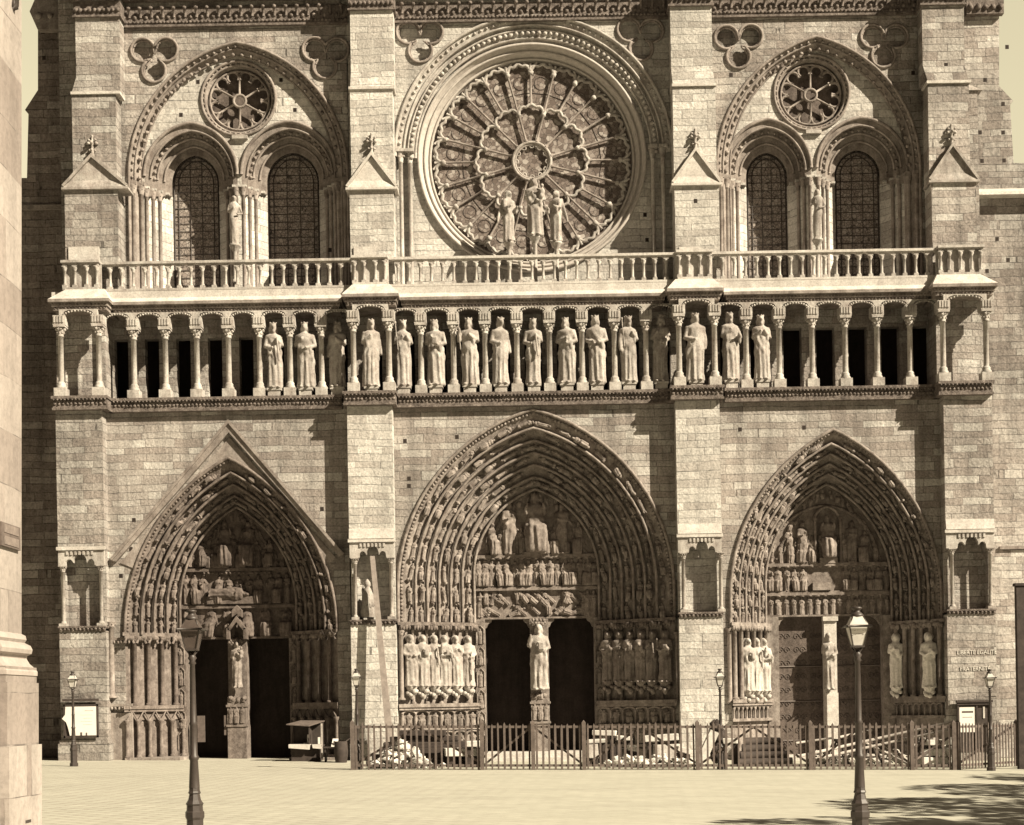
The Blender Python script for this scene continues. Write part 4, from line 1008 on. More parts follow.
# ---------------------------------------------------------------- rose window
rw = empty('rose_window', (0,0,0)); rw.parent = cath; rw.location = (0, 0, -cath.location.z)
RC = (541.2, 158.5); YP = YU+.38
half = lambda r, Y: circle(543, 154.5, r, Y, 60, math.pi, 0)
mb = MB()
for r0, y0, r1, y1 in ((138, YU, 131, YU+.05), (131, YU+.05, 129, YU+.18), (129, YU+.18, 120, YU+.22), (120, YU+.22, 117.5, YP)):
    ring(mb, half(r0, YU), y0, half(r1, YU), y1)
for r_, y_, t_ in ((138.5, YU-.05, .075), (130, YU+.03, .05), (126, YU+.14, .045), (118.5, YU+.25, .06)): mb.tube(xyz(half(r_, YU), y_), t_, 8)
crockets(mb, half(134.5, YU), YU+.01, .30, .075); crockets(mb, half(123, YU), YU+.15, .26, .11)
mb.build('rose_arch', M['carved'], rw)
mb = MB(); Cm = half(117.5, YP); poly = [(Cm[0][0], ZB)]+Cm+[(Cm[-1][0], ZB)]
lo_hole = [q for q in circle(RC[0], RC[1], 114.2, YP, 72)]
mb.prism(poly, YP, YP+.3, [lo_hole]) if False else None
# field below and beside the oculus, closed above by the arch itself
hole = [(x, max(z, ZB+.02)) for x, z in circle(RC[0], RC[1], 114.2, YP, 96)]
out = [(QX(543-137.9, YP), ZB-.2)]+[(x, z) for x, z in circle(543, 154.5, 137.0, YP, 60, math.pi, 0)]+[(QX(543+137.9, YP), ZB-.2)]
mb.prism(out, YP, YP+.3, [hole]); mb.build('rose_field', M['ashlar_fine'], rw)
mb = MB()
full = lambda r, Y: (lambda c: c+c[:1])(circle(RC[0], RC[1], r, YP, 96))
TY = YP+.36
for r0, y0, r1, y1 in ((114.2, YP-.08, 112, YP-.08), (112, YP-.08, 109.5, YP+.10), (109.5, YP+.10, 106.5, YP+.12), (106.5, YP+.12, 104, YP+.34), (104, YP+.34, 101.5, YP+.36), (101.5, YP+.36, 100, TY+.24), (114.2, YP-.08, 114.2, YP+.01)):
    ring(mb, full(r0, 0), y0, full(r1, 0), y1)
for r_, y_, t_ in ((113.2, YP-.10, .07), (107.5, YP+.10, .06), (102.3, YP+.34, .06)): mb.tube([(x, y_, z) for x, z in circle(RC[0], RC[1], r_, YP, 96)], t_, 7, closed=True)
mb.build('oculus_rim', M['rim'], rw)
mb = MB(); mb.prism(circle(RC[0], RC[1], 101.5, YP, 72), TY+.15, TY+.19); mb.build('stained_glass', M['rose_glass'], rw)
X0, Z0 = QX(RC[0], YP), QZ(RC[1], YP); s = S(YP)
def pol(r, a, y): return (X0+r*s*math.cos(a), y, Z0+r*s*math.sin(a))
mb = MB()
mb.tube([pol(19, t, TY) for t in np.linspace(0, 2*math.pi, 41)[:-1]], .075, 8, closed=True)
mb.tube([pol(16.8, t, TY+.03) for t in np.linspace(0, 2*math.pi, 41)[:-1]], .05, 6, closed=True)
for q in range(12):
    a = q*math.pi/6; mb.tube([pol(15.2+1.6*math.cos(t), a+.13*math.sin(t), TY+.04) for t in np.linspace(-.2, 2*math.pi-.2, 9)[:-1]], .035, 4, closed=True)
mb.build('rose_hub', M['statue'], rw)
def lobes(mb, nl, r0, A, c, tr, phase, y):
    for q in range(nl):
        pts = []
        for u in range(17):
            t = u/16; a = phase+(q+t)*2*math.pi/nl
            pts.append(pol(r0+A*math.sin(math.pi*t)**.7+c*abs(math.sin(3*math.pi*t)), a, y))
        mb.tube(pts, tr, 6)
        a = phase+q*2*math.pi/nl; mb.blob(pol(r0-1, a, y), tr*1.8, .2)
inner_phase = math.pi/2+math.pi/12
mb = MB(); lobes(mb, 12, 49, 5.5, 2.6, .075, inner_phase, TY); pass
mb.build('inner_lobes', M['carved'], rw)
mb = MB(); lobes(mb, 24, 90, 6.0, 2.4, .08, math.pi/2, TY+.02); pass
for q in range(24):      # pierced spandrels against the rim
    a = math.pi/2+q*math.pi/12; mb.tube([pol(91, a, TY), pol(98, a, TY+.02)], .07, 6); mb.tube([pol(94, a, TY), pol(99.5, a+.07, TY)], .05, 5); mb.tube([pol(94, a, TY), pol(99.5, a-.07, TY)], .05, 5)
mb.build('outer_lobes', M['carved'], rw)
for q in range(12):
    a = inner_phase+q*math.pi/6; mb = MB(); mb.tube([pol(20, a, TY), pol(22, a, TY), pol(23, a, TY), pol(45, a, TY), pol(46, a, TY), pol(49, a, TY)], [.09,.08,.05,.05,.085,.085], 8); mb.build('rose_spoke', M['moulding'], rw)
for q in range(24):
    a = math.pi/2+q*math.pi/12; mb = MB(); r0 = 57 if q % 2 == 0 else 51; mb.tube([pol(r0, a, TY), pol(r0+2.5, a, TY), pol(r0+3.2, a, TY), pol(86.5, a, TY), pol(87.5, a, TY), pol(91, a, TY)], [.08,.07,.05,.05,.07,.07], 8); mb.build('rose_spoke', M['moulding'], rw)
# leads and saddle bars of the glazing, one net in each light
mb = MB()
for q in range(24):
    a = math.pi/24+math.pi/2+q*math.pi/12
    mb.tube([(pol(80, a, 0)[0]+6.5*s*math.cos(t), TY+.135, pol(80, a, 0)[2]+6.5*s*math.sin(t)) for t in np.linspace(0, 2*math.pi, 15)[:-1]], .010, 4, closed=True)
    mb.tube([pol(70, a-.12, TY+.135), pol(70, a+.12, TY+.135)], .012, 4)
mb.build('window_leads', M['iron'], rw)
# ---------------------------------------------------------------- upper buttresses
UB = {'1': dict(b0=(65,118), m=(72.3,116), t=(75.6,119.6), gy=190, gx=(61.5,128), ap=(91.8,158), lip=92, l0=(72.5,119), cap=(2,16)),
      '2': dict(b0=(350,393.8), m=(350.6,393), t=(350.4,393.5), gy=190.3, gx=(345.6,397.5), ap=(371.4,156), lip=87, l0=(350,393.2), cap=(-8,9)),
      '3': dict(b0=(675,719.5), m=(673.2,716), t=(670.6,712), gy=186, gx=(671.6,721.8), ap=(695.6,151.5), lip=84, l0=(673,714.6), cap=(-12,5)),
      '4': dict(b0=(932,976.5), m=(928.5,969.5), t=(922.3,964.2), gy=183, gx=(929,979.8), ap=(952.2,147), lip=81, l0=(927.5,969), cap=(-13,4))}
for k, u in UB.items():
    b = butt[k]; Yb, Ym, Yt = .14, .32, .45
    mat = 'ashlar' if k in '14' else 'ashlar_fine'
    gz_ = PT(sum(u['gx'])/2, u['gy'], Yb)[1]; lz = PT(sum(u['l0'])/2, u['lip'], Ym)[1]
    mb = MB(); f = lambda pr, y, Y: (PT(pr[0], y, Y)[0], PT(pr[1], y, Y)[0])
    a0, a1 = f(u['b0'], 220, Yb); mb.box(a0, a1, Yb, 1.2, ZB, gz_-.001)
    m0, m1 = f(u['m'], 130, Ym); mb.box(m0, m1, Ym, 1.2, gz_, lz-.12)
    t0, t1 = f(u['t'], 40, Yt); mb.box(t0, t1, Yt, 1.2, lz, ZT)
    # sloped setback
    mb.hexa([(m0+.01,Ym+.01,lz),(m1-.01,Ym+.01,lz),(m1-.01,1.1,lz),(m0+.01,1.1,lz),(t0+.002,Yt-.001,lz+.75),(t1-.002,Yt-.001,lz+.75),(t1-.002,1.1,lz+.75),(t0+.002,1.1,lz+.75)])
    part(mb, 'buttress_stone', mat, b)
    mb = MB(); l0, l1 = f(u['l0'], u['lip'], Ym); mb.box(l0-.06, l1+.06, Ym-.09, 1.1, lz-.12, lz); part(mb, 'setback_ledge', 'ledge', b); mb = MB()
    mb.box(a0+.15, a1-.85, Yb-.06, Yb-.001, PT(90, 262, Yb)[1]-.1, PT(sum(u['b0'])/2, 247, Yb)[1]); part(mb, 'pale_block', 'ledge', b)
    mb = MB(); g0, g1 = f(u['gx'], u['gy'], Yb-.12); ax, az = PT(u['ap'][0], u['ap'][1], Yb); mid = (g0+g1)/2
    hw = (g1-g0)/2
    mb.box(g0, g1, Yb-.14, 1.0, gz_, gz_+.10)
    ev = gz_+.10
    # pitched stone roof running back into the pier, with raised gable copings
    mb.hexa([(g0+.01,Yb-.12,ev),(g1-.01,Yb-.12,ev),(g1-.01,.9,ev),(g0+.01,.9,ev),(g0+.24,Yb-.02,ev+.32),(g1-.24,Yb-.02,ev+.32),(g1-.24,.9,ev+.32),(g0+.24,.9,ev+.32)])
    mb.prism([(g0+.24,ev+.321),(g1-.24,ev+.321),(ax,az-.05)], Yb-.02, .9)
    for sg, gg in ((-1, g0), (1, g1)):
        e0 = (gg-sg*.10, ev+.02); v = Vector((ax-e0[0], az-e0[1])); nn = Vector((-v.y, v.x)).normalized()*.12*(-sg)
        if nn.y < 0: nn = -nn
        mb.prism([e0, (ax, az), (ax, az+.17), (e0[0]+nn.x, e0[1]+nn.y)], Yb-.14, Yb+.35)
    mb.build('gable', M['ledge' if k in '23' else 'statue'], b)
    mb = MB(); yf = Yb+.1
    mb.lathe([(.12,-.1),(.12,.05),(.07,.25),(.10,.32),(.06,.38),(.06,.6),(.11,.66),(.05,.72),(.04,.98),(.07,1.02),(.01,1.08)], ax, yf, az, 8)
    for q in range(4):
        a = q*math.pi/2; mb.blob((ax+.17*math.cos(a), yf+.17*math.sin(a), az+.68), .09, .3); mb.blob((ax+.12*math.cos(a), yf+.12*math.sin(a), az+.36), .07, .3)
    mb.blob((ax-.15, yf, az+.85), .06, .3); mb.blob((ax+.15, yf, az+.85), .06, .3); mb.build('finial', M['statue'], b)
    cz0, cz1 = PT(sum(u['t'])/2, u['cap'][1], Yt)[1], PT(sum(u['t'])/2, u['cap'][0], Yt)[1]
    mb = MB(); mb.box(t0-.1, t1+.1, Yt-.12, 1.1, cz0-.08, cz0); mb.box(t0-.06, t1+.06, Yt-.06, 1.1, cz0, cz1); mb.box(t0-.35, t1+.35, Yt-.4, 1.1, cz1+.25, cz1+.5)
    for z in (cz0+.22,): frieze(mb, t0-.05, t1+.05, Yt-.1, z, .09, .2, 1.3)
    frieze(mb, t0-.1, t1+.1, Yt-.25, cz1+.05, .13, .46, 1.0)
    part(mb, 'pier_cornice', 'frieze', b)
# top cornice of the bays
for k, (xa, xb) in {'L': (122, 358), 'C': (396, 682), 'R': (716, 940)}.items():
    mb = MB(); X0, X1 = QX(xa, .8), QX(xb, .8); z0, z1 = QZ(17, .8), QZ(-2, .8)
    mb.box(X0, X1, YU-.16, YU-.001, z0, z0+.10); mb.box(X0+.01, X1-.01, YU-.12, YU-.001, z0+.101, z1); mb.box(X0, X1, YU-.4, YU-.001, z1+.3, z1+.5)
    frieze(mb, X0, X1, YU-.14, z0+.2, .085, .17, .8)
    n = int((X1-X0)/.5)
    for q in range(n):
        x = X0+(q+.5)*(X1-X0)/n; mb.tube([(x, YU-.13, z0+.42), (x, YU-.18, z0+.6), (x, YU-.28, z1-.12)], [.06,.06,.07], 6); mb.blob((x, YU-.3, z1-.08), (.10,.10,.09), .2); mb.blob((x+.25, YU-.14, z0+.42), (.09,.07,.11), .3)
    part(mb, 'top_cornice', 'frieze')
# ---------------------------------------------------------------- flanking walls of the towers
def poly_px(L, Y): return [PT(x, y, Y) for x, y in L]
mb = MB(); Y = 2.5
pl = poly_px([(38,30),(38,90),(25,110),(28.5,114),(27,178),(5,178),(5,205)], Y)
zb_ = -2
poly = [PT(90,-60,Y), PT(37,-60,Y)] + pl + [(pl[-1][0], zb_), (PT(90,700,Y)[0], zb_)]
mb.prism(poly, Y, 9.0); part(mb, 'flank_wall', 'ashlar_old')
mb = MB(); c_ = poly_px([(30,12),(38,30),(72,30),(72,-2),(36,-2)], Y-.3); mb.prism(c_, Y-.35, Y-.001); frieze(mb, PT(36,18,Y)[0], PT(70,18,Y)[0], Y-.38, PT(50,20,Y)[1], .16, .4); part(mb, 'flank_cornice', 'moulding')
mb = MB(); a_, b_ = PT(5,208,Y-.2), PT(66,207,Y-.2); mb.box(a_[0], b_[0], Y-.2, Y-.001, a_[1]-.08, a_[1]+.12); part(mb, 'flank_moulding', 'moulding')
mb = MB()
pr = poly_px([(999,15),(999,86),(1013,101),(1010,104),(1013.5,163),(1075,163),(1075,192)], Y)
poly = [PT(930,-60,Y), PT(999,-60,Y)] + pr + [(pr[-1][0], zb_), (PT(930,700,Y)[0], zb_)]
mb.prism(poly, Y, 9.0); part(mb, 'flank_wall', 'ashlar_old' if False else 'ashlar')
mb = MB(); a_, b_ = PT(975,193,Y-.5), PT(1070,193,Y-.5)
mb.hexa([(a_[0],Y-.55,a_[1]-.10),(b_[0],Y-.55,a_[1]-.10),(b_[0],Y-.001,a_[1]-.10),(a_[0],Y-.001,a_[1]-.10),(a_[0],Y-.5,a_[1]+.06),(b_[0],Y-.5,a_[1]+.06),(b_[0],Y-.001,a_[1]+.35),(a_[0],Y-.001,a_[1]+.35)])
part(mb, 'flank_moulding', 'ledge')
mb = MB(); e0, e1 = PT(1000,548,Y-.1), PT(1070,548,Y-.1); mb.box(e0[0], e1[0], Y-.12, Y-.001, e0[1]-.06, e0[1]+.08); part(mb, 'flank_moulding', 'moulding')
mb = MB(); q0, q1 = PT(966,15,Y-.2), PT(1003,0,Y-.2); mb.box(q0[0], q1[0], Y-.3, Y-.001, q0[1], q1[1]+.4); mb.box(q0[0], q1[0]+.2, Y-.6, Y-.001, q1[1]+.4, q1[1]+.7); frieze(mb, q0[0], q1[0], Y-.34, q0[1]+.3, .14, .33, 1.3); part(mb, 'pier_cornice', 'frieze')
mb = MB(); s0, s1 = PT(967,100,.9), PT(977.5,100,.9); st_ = PT(970,80,.9)[1]; sm_ = PT(970,91,.9)[1]; sb_ = PT(970,200,.9)[1]
mb.box(s0[0], s1[0], .9, 2.6, ZB, sm_); mb.hexa([(s0[0],.8,sm_),(s1[0]+.2,.8,sm_),(s1[0]+.2,2.49,sm_),(s0[0],2.49,sm_),(s0[0],1.3,st_),(s0[0]+.15,1.3,st_),(s0[0]+.15,2.49,st_),(s0[0],2.49,st_)]); part(mb, 'stair_pier', 'ashlar')
# left and right end blocks closing the gallery sides down to the ground
for xa, xb in ((59, 104), (950, 994)):
    mb = MB(); mb.box(QX(xa,0)+.05, QX(xb,0)-.05, .31, 2.6, -1.6, ZB); part(mb, 'tower_base', 'ashlar')
mb = MB(); mb.box(QX(75,3.5), QX(975,3.5), 3.5, 9, ZB-1, ZT); mb.box(QX(66,3), QX(990,3), 3.3, 3.45, -1, ZB); part(mb, 'added_sky_block', 'void')  # unseen dark boxes added behind the walls to block gaps of sky
# small dark plates paint the shade of putlog holes on the masonry
for x, y, Y in [(405,441,0),(457,437,0),(409,478.6,0),(409,486,0),(740,429.5,0),(804,427.6,0),(134,520,0),(131,549,0),(121,576,0),(322,509,0),(181,115,YU+.38),(198,82,YU+.38),(281,80,YU+.38),(295,110,YU+.38),(330,250,YU),(645,215,YU+.38),(647,240,YU+.38),(731,75,YU),(913,73,YU),(695.6,201,.14),(946,65,.45),(1007,47,2.5),(985,80,2.5),(1003,104,2.5),(1003,132.5,2.5),(980,132.5,2.5),(1004,160.5,2.5),(982,161,2.5),(997,239,2.5),(1008,260,2.5),(987,271,2.5),(43,32,2.5),(62,32,2.5),(44,58,2.5),(62,57.5,2.5)]:
    X, z = PT(x, y, Y); mb = MB(); mb.box(X-.08, X+.08, Y-.006, Y+.02, z-.09, z+.09); part(mb, 'putlog_shade_plate', 'void')
# ================================================================ ground
mb = MB(); n = 30; xs = np.linspace(-300, 300, n); ys = np.linspace(-120, 400, n)
mb.add([(x, y, GZ(x)) for y in ys for x in xs], [(j*n+i, j*n+i+1, (j+1)*n+i+1, (j+1)*n+i) for j in range(n-1) for i in range(n-1)])
g = mb.build('ground', M['ground']); tag(g, 'pale dusty paved square before the cathedral', None, None, 'structure')
# ================================================================ statues
def statue(name, T_, x, y_feet, Y, h, label, group, mat='statue', rz=0.0, ped=None, tilt=0, sx=1.0):
    """a carved figure standing on its own block"""
    X, z = PT(x, y_feet, Y); root = empty(name, (X, Y, z)); tag(root, label, 'statue', group)
    mb = MB(); place(T_, mb, 0, 0, 0, h, rz, tilt, 0, 1.0, sx); mb.build('carved_figure', M[mat], root)
    if ped:
        mb = MB(); kind, ph_ = ped
        if kind == 'block': mb.box(-.27, .27, -.26, .30, -ph_+.003, -.10); mb.box(-.32, .32, -.30, .32, -.10, .0)
        if kind == 'console':
            mb.lathe([(.06,-ph_),(.12,-ph_+.1),(.13,-.25),(.22,-.12),(.26,-.02),(.26,0)], 0, .02, 0, 8)
            for u in range(7): mb.blob((.19*math.cos(u*.9), .02+.19*math.sin(u*.9), -.2-.08*(u % 3)), .12, .3)
        if kind == 'column': mb.lathe([(.16,-ph_),(.16,-ph_+.1),(.09,-ph_+.16),(.09,-.34),(.11,-.3),(.24,-.08),(.26,-.06),(.26,0)], 0, 0, 0, 10)
        mb.build('pedestal', M['carved' if mat == 'statue' else mat], root)
    return root
poses = [(('belt','chest'),'scroll'),(('chest','belt'),None),(('down','chest'),None),(('chest','down'),None),(('chest','chest'),'sceptre'),(('chest','belt'),'book'),(('raise','chest'),'sceptre'),(('belt','down'),None),(('belt','chest'),'scroll'),(('across','belt'),None),(('belt','belt'),None),(('down','chest'),'sceptre'),(('chest','belt'),'sword'),(('belt','down'),None),(('chest','forward'),None),(('chest','chest'),None)]
kx = (275,306,338,372,404,436,470,501,534,567,597,629,661,696,731,762)
kl = ['holding a long scroll','with one hand raised to the breast','in the shade of the second pier','with his hands low on the second pier','holding a sceptre upright','clutching a book','with a raised hand and sceptre','with one arm hanging','above the point of the central portal','with an arm across the body','with both hands at the belt','with sceptre and one lowered hand','with a sword, half shaded','on the third pier with one arm hanging','in a cloak right of the third pier','with hands folded high']
ordn = ['first','second','third','fourth','fifth','sixth','seventh','eighth','ninth','tenth','eleventh','twelfth','thirteenth','fourteenth','fifteenth','sixteenth']
for i, x in enumerate(kx):
    T_ = figure(vox=.0125, arms=poses[i][0], prop=poses[i][1], crown=True, beard=(i % 3 != 1), ph=i*1.3, folds=8+(i % 4), width=.86+.05*((i*7) % 4))
    f = i in (3, 13); lab = kl[i]; yf = 385 + (525-x)*.017
    s_ = statue('king_statue', T_, x, yf, -.72 if f else -.02, rnd.uniform(2.94, 3.08), 'crowned stone king %s, %s from the left' % (kl[i], ordn[i]), 'stone kings standing in the gallery', 'statue', rnd.uniform(-.45, .35), ('block', .37))
jf = [figure(vox=.016, arms=a, prop=pr_, ph=i*1.7, folds=8+i % 3, halo=True, beard=(i % 2 == 0), width=.92) for i, (a, pr_) in enumerate(((('belt','belt'),None),(('chest','belt'),'book'),(('chest','raise'),'scroll'),(('belt','forward'),'book'),(('chest','chest'),None),(('across','belt'),'sword')))]
on6 = ['first','second','third','fourth','fifth','sixth']
def onjamb(k, s_, x, off):
    p = PORT[k]; jp = p['jp%d' % s_]; t = .5
    for _ in range(8):
        X, Yq = jp(t, off); xp = PT(x, 660, Yq)[0]; X0_, X1_ = jp(0, off)[0], jp(1, off)[0]; t = (xp-X0_)/(X1_-X0_)
    return jp(t, off)[1]
for i, x in enumerate((411.5,423.5,434.5,445.5,457,468.5)):
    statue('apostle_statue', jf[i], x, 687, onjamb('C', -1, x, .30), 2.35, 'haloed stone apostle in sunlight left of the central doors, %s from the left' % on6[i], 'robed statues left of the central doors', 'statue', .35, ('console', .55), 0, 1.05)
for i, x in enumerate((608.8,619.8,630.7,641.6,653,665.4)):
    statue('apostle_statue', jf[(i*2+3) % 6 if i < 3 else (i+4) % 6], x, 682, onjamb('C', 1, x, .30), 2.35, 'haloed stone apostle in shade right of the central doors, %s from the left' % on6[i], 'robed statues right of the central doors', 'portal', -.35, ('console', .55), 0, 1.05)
for i, x in enumerate((748.7,757.3,765)):
    statue('saint_statue', jf[(i+1) % 6], x, 692, onjamb('R', -1, x, .32), 2.45, 'white robed stone saint left of the closed doors, %s of the close three' % ('leftmost','middle','rightmost')[i], 'robed statues left of the right portal doors', 'palestatue', .4, ('console', .4))
for i, (x, lb) in enumerate(((896.6,'robed stone saint painted sun-white in shade, nearer the closed doors'),(929.4,'robed stone saint painted sun-white in shade at the outer right end'))):
    statue('saint_statue', jf[(i*2+1) % 6], x, 688, onjamb('R', 1, x, .34), 2.5, lb, 'robed statues right of the right portal doors', 'sunwhitestatue', -.3, ('console', .4))
statue('christ_statue', figure(vox=.014, arms=('raise','belt'), prop='book', ph=2, folds=9), 539.3, 690, PORT['C']['Yd']-.52, 3.05, 'tall pale robed stone figure on the pier between the dark central doors', None, 'statue', 0)
statue('saint_statue', figure(vox=.016, arms=('chest','belt'), ph=1, folds=8, width=.8), 829.6, 690, PORT['R']['Yd']-.40, 2.65, 'slim white stone figure on the pale pier between the closed right doors', None, 'statue', 0)
statue('madonna_statue', figure(vox=.016, arms=('chest','chest'), child=True, beard=False, ph=3, folds=8, width=.85), 237.5, 688, PORT['L']['Yd']-.5, 2.15, 'dark robed stone woman with child between the left portal doors', None, 'portal', 0)
mb = MB(); Xs, zs_ = PT(237.5, 624, 1.5); mb.prism([(Xs-.42,zs_-.25),(Xs,zs_+.35),(Xs+.42,zs_-.25),(Xs+.30,zs_-.3),(Xs,zs_+.08),(Xs-.30,zs_-.3)], 1.2, 1.8); mb.box(Xs-.45, Xs-.32, 1.2, 1.8, zs_-.7, zs_-.2); mb.box(Xs+.32, Xs+.45, 1.2, 1.8, zs_-.7, zs_-.2); mb.prism([(Xs-.22,zs_+.30),(Xs-.22,zs_+.62),(Xs,zs_+.85),(Xs+.22,zs_+.62),(Xs+.22,zs_+.30),(Xs,zs_+.45)], 1.35, 1.7); mb.build('statue_canopy', M['soot_shade'], PORT['L']['obj'])
statue('madonna_statue', figure(vox=.014, arms=('chest','belt'), child=True, crown=True, beard=False, ph=.5, folds=8, width=.95), 535, 236.5, .45, 2.6, 'crowned stone woman carrying a child before the middle of the rose window', 'statues before the rose window', 'statue', 0, ('column', 2.2), 0, 1.15)
statue('angel_statue', figure(vox=.016, arms=('forward','forward'), wings=-1, beard=False, ph=2, folds=7, width=.85), 509, 242.5, .45, 2.35, 'winged stone angel left of the woman before the rose window', 'statues before the rose window', 'statue', .7, ('column', 1.9), 0, 1.1)
statue('angel_statue', figure(vox=.016, arms=('forward','forward'), wings=1, beard=False, ph=4, folds=7, width=.85), 556.5, 242.5, .45, 2.35, 'winged stone angel right of the woman before the rose window', 'statues before the rose window', 'statue', -.7, ('column', 1.9), 0, 1.1)
statue('nude_statue', figure(vox=.015, arms=('chest','belt'), nude=True, beard=False, hairlong=False, ph=1), 235, 245, .95, 2.25, 'pale unclothed stone man between the two left arched windows', None, 'statue', .3, ('column', 1.7))
statue('nude_statue', figure(vox=.015, arms=('chest','belt'), nude=True, beard=False, ph=4), 817.5, 239.5, .95, 2.3, 'pale unclothed stone woman between the two right arched windows', None, 'statue', -.2, ('column', 1.9))
Xf, zf_ = PT(368, 617.5, -.45); root = empty('statue_fragment', (Xf, -.45, zf_)); tag(root, 'broken headless stone figure standing in the niche above the leaning plank', 'statue')
mb = MB(); mb.lathe([(.30,0),(.32,.1),(.27,.6),(.25,1.0),(.16,1.25),(.10,1.35),(.15,1.4),(.13,1.55),(.02,1.7)], 0, 0, 0, 14)
for u in range(14): mb.blob((.26*math.cos(u*.45-3.3), .24*math.sin(u*.45-3.3), .1+.08*u), (.07,.07,.2), .3)
mb.build('carved_figure', M['statue'], root)
# ================================================================ street things
def lamp(X, Y, H, label, group, text=False, rz=0.0, glass='lampglass'):
    r = empty('street_lamp', (X, Y, GZ(X))); tag(r, label, 'street lamp', group); r.rotation_euler = (0, 0, rz)
    mb = MB(); p = H*.255
    mb.lathe([(.17,0),(.17,.12),(.14,.15),(.135,p*.62),(.155,p*.66),(.155,p*.74),(.135,p*.76),(.13,p*.84),(.145,p*.87),(.105,p*.93),(.085,p*1.02),(.105,p*1.04),(.09,p*1.07),(.085,p*1.12)], 0, 0, 0, 8, False)
    mb.build('lamp_base', M['iron'], r)
    mb = MB(); t = H-.78
    mb.lathe([(.088,p*1.12),(.066,p*1.55),(.082,p*1.57),(.082,p*1.61),(.062,p*1.64),(.058,p*2.1),(.070,p*2.12),(.055,p*2.16),(.042,t-.12),(.065,t-.10),(.045,t-.06),(.075,t-.01),(.04,t+.04),(.025,t+.08)], 0, 0, 0, 12)
    if not text: mb.tube([(-.02,0,t-.55),(.45,0,t-.55)] if False else [(-.22,0,t-.25),(.22,0,t-.25)], .016, 6)
    mb.build('lamp_post', M['iron'], r)
    gb, gt = t+.13, t+.44; wb, wt = .085, .150
    fr = MB(); lg = MB()
    for sx_, sy_ in ((-1,-1),(1,-1),(1,1),(-1,1)):
        fr.tube([(sx_*.02, sy_*.02, t+.02), (sx_*wb, sy_*wb, gb), (sx_*wt, sy_*wt, gt)], .012, 5)
        fr.tube([(sx_*wt, sy_*wt, gt), (sx_*.085, sy_*.085, gt+.17)], .011, 5)
    fr.box(-wb-.012, wb+.012, -wb-.012, wb+.012, gb-.02, gb+.012); e = wt+.045
    for a, b in (((-e,-e),(e,-e)),((e,-e),(e,e)),((e,e),(-e,e)),((-e,e),(-e,-e))): fr.tube([(a[0],a[1],gt+.01),(b[0],b[1],gt+.01)], .02, 6)
    fr.build('lantern_frame', M['iron'], r)
    for q in range(4):
        a = q*math.pi/2; c, s_ = math.cos(a), math.sin(a); rot = lambda x, y, z: (x*c-y*s_, x*s_+y*c, z)
        pn = MB(); pn.hexa([rot(-wb+.01,-wb,gb+.012), rot(wb-.01,-wb,gb+.012), rot(wb-.01,-wb+.006,gb+.012), rot(-wb+.01,-wb+.006,gb+.012), rot(-wt+.012,-wt,gt-.006), rot(wt-.012,-wt,gt-.006), rot(wt-.012,-wt+.006,gt-.006), rot(-wt+.012,-wt+.006,gt-.006)])
        pn.build('lantern_pane', M[glass], r)
    cp = MB(); w0, w1 = wt+.005, .088
    cp.hexa([(-w0,-w0,gt+.02),(w0,-w0,gt+.02),(w0,w0,gt+.02),(-w0,w0,gt+.02),(-w1,-w1,gt+.17),(w1,-w1,gt+.17),(w1,w1,gt+.17),(-w1,w1,gt+.17)])
    cp.build('lantern_hood', M[glass], r)
    ch = MB(); ch.lathe([(.105,0),(.115,.02),(.09,.05),(.055,.08),(.055,.11),(.085,.125),(.085,.15),(.05,.16)], 0, 0, gt+.17, 12); ch.build('lantern_chimney', M['iron'], r)
    if text:
        def txt(body, size, z, yy, curve=0.0):
            n_ = len(body)
            for i, chh in enumerate(body):
                if chh == ' ': continue
                o = bpy.data.objects.new('letter', text_mesh(chh, size, .0015, M['iron'])); scene.collection.objects.link(o)
                u = (i-(n_-1)/2)/max(1, (n_-1)/2)
                zz = z-curve*u*u; 
                o.location = (u*size*.34*(n_-1), yy-(zz-gb)*.21-.004, zz); o.rotation_euler = (R(90-12), 0, 0); o.parent = r
        txt('PONT DE', .052, gt-.06, -wb+.0); txt('LARCHEV', .050, gt-.115, -wb+.0, .025)
    return r
sA = 23.7/F
lamp(-5.38, -41.3, 4.05, 'tall dark iron gas lamp in the left foreground before the left portal', 'gas lamps standing in the foreground', True, 0.0, 'dullglass')
lamp(5.40, -41.3, 4.10, 'tall dark iron gas lamp in the right foreground before the right portal', 'gas lamps standing in the foreground', True)
lamp((73-525)*58.4/F, -6.6, 3.8, 'small iron gas lamp before the white poster on the left pier', 'gas lamps standing near the cathedral front')
lamp((357-525)*55.8/F, -9.25, 3.85, 'small iron gas lamp beside the first fence post and leaning plank', 'gas lamps standing near the cathedral front')
lamp((720-525)*55.8/F, -9.25, 3.85, 'small iron gas lamp behind the fence at the third stone pier', 'gas lamps standing near the cathedral front')
lamp((990-525)*54.6/F, -10.4, 3.8, 'small iron gas lamp before the fence at the far right pier', 'gas lamps standing near the cathedral front')
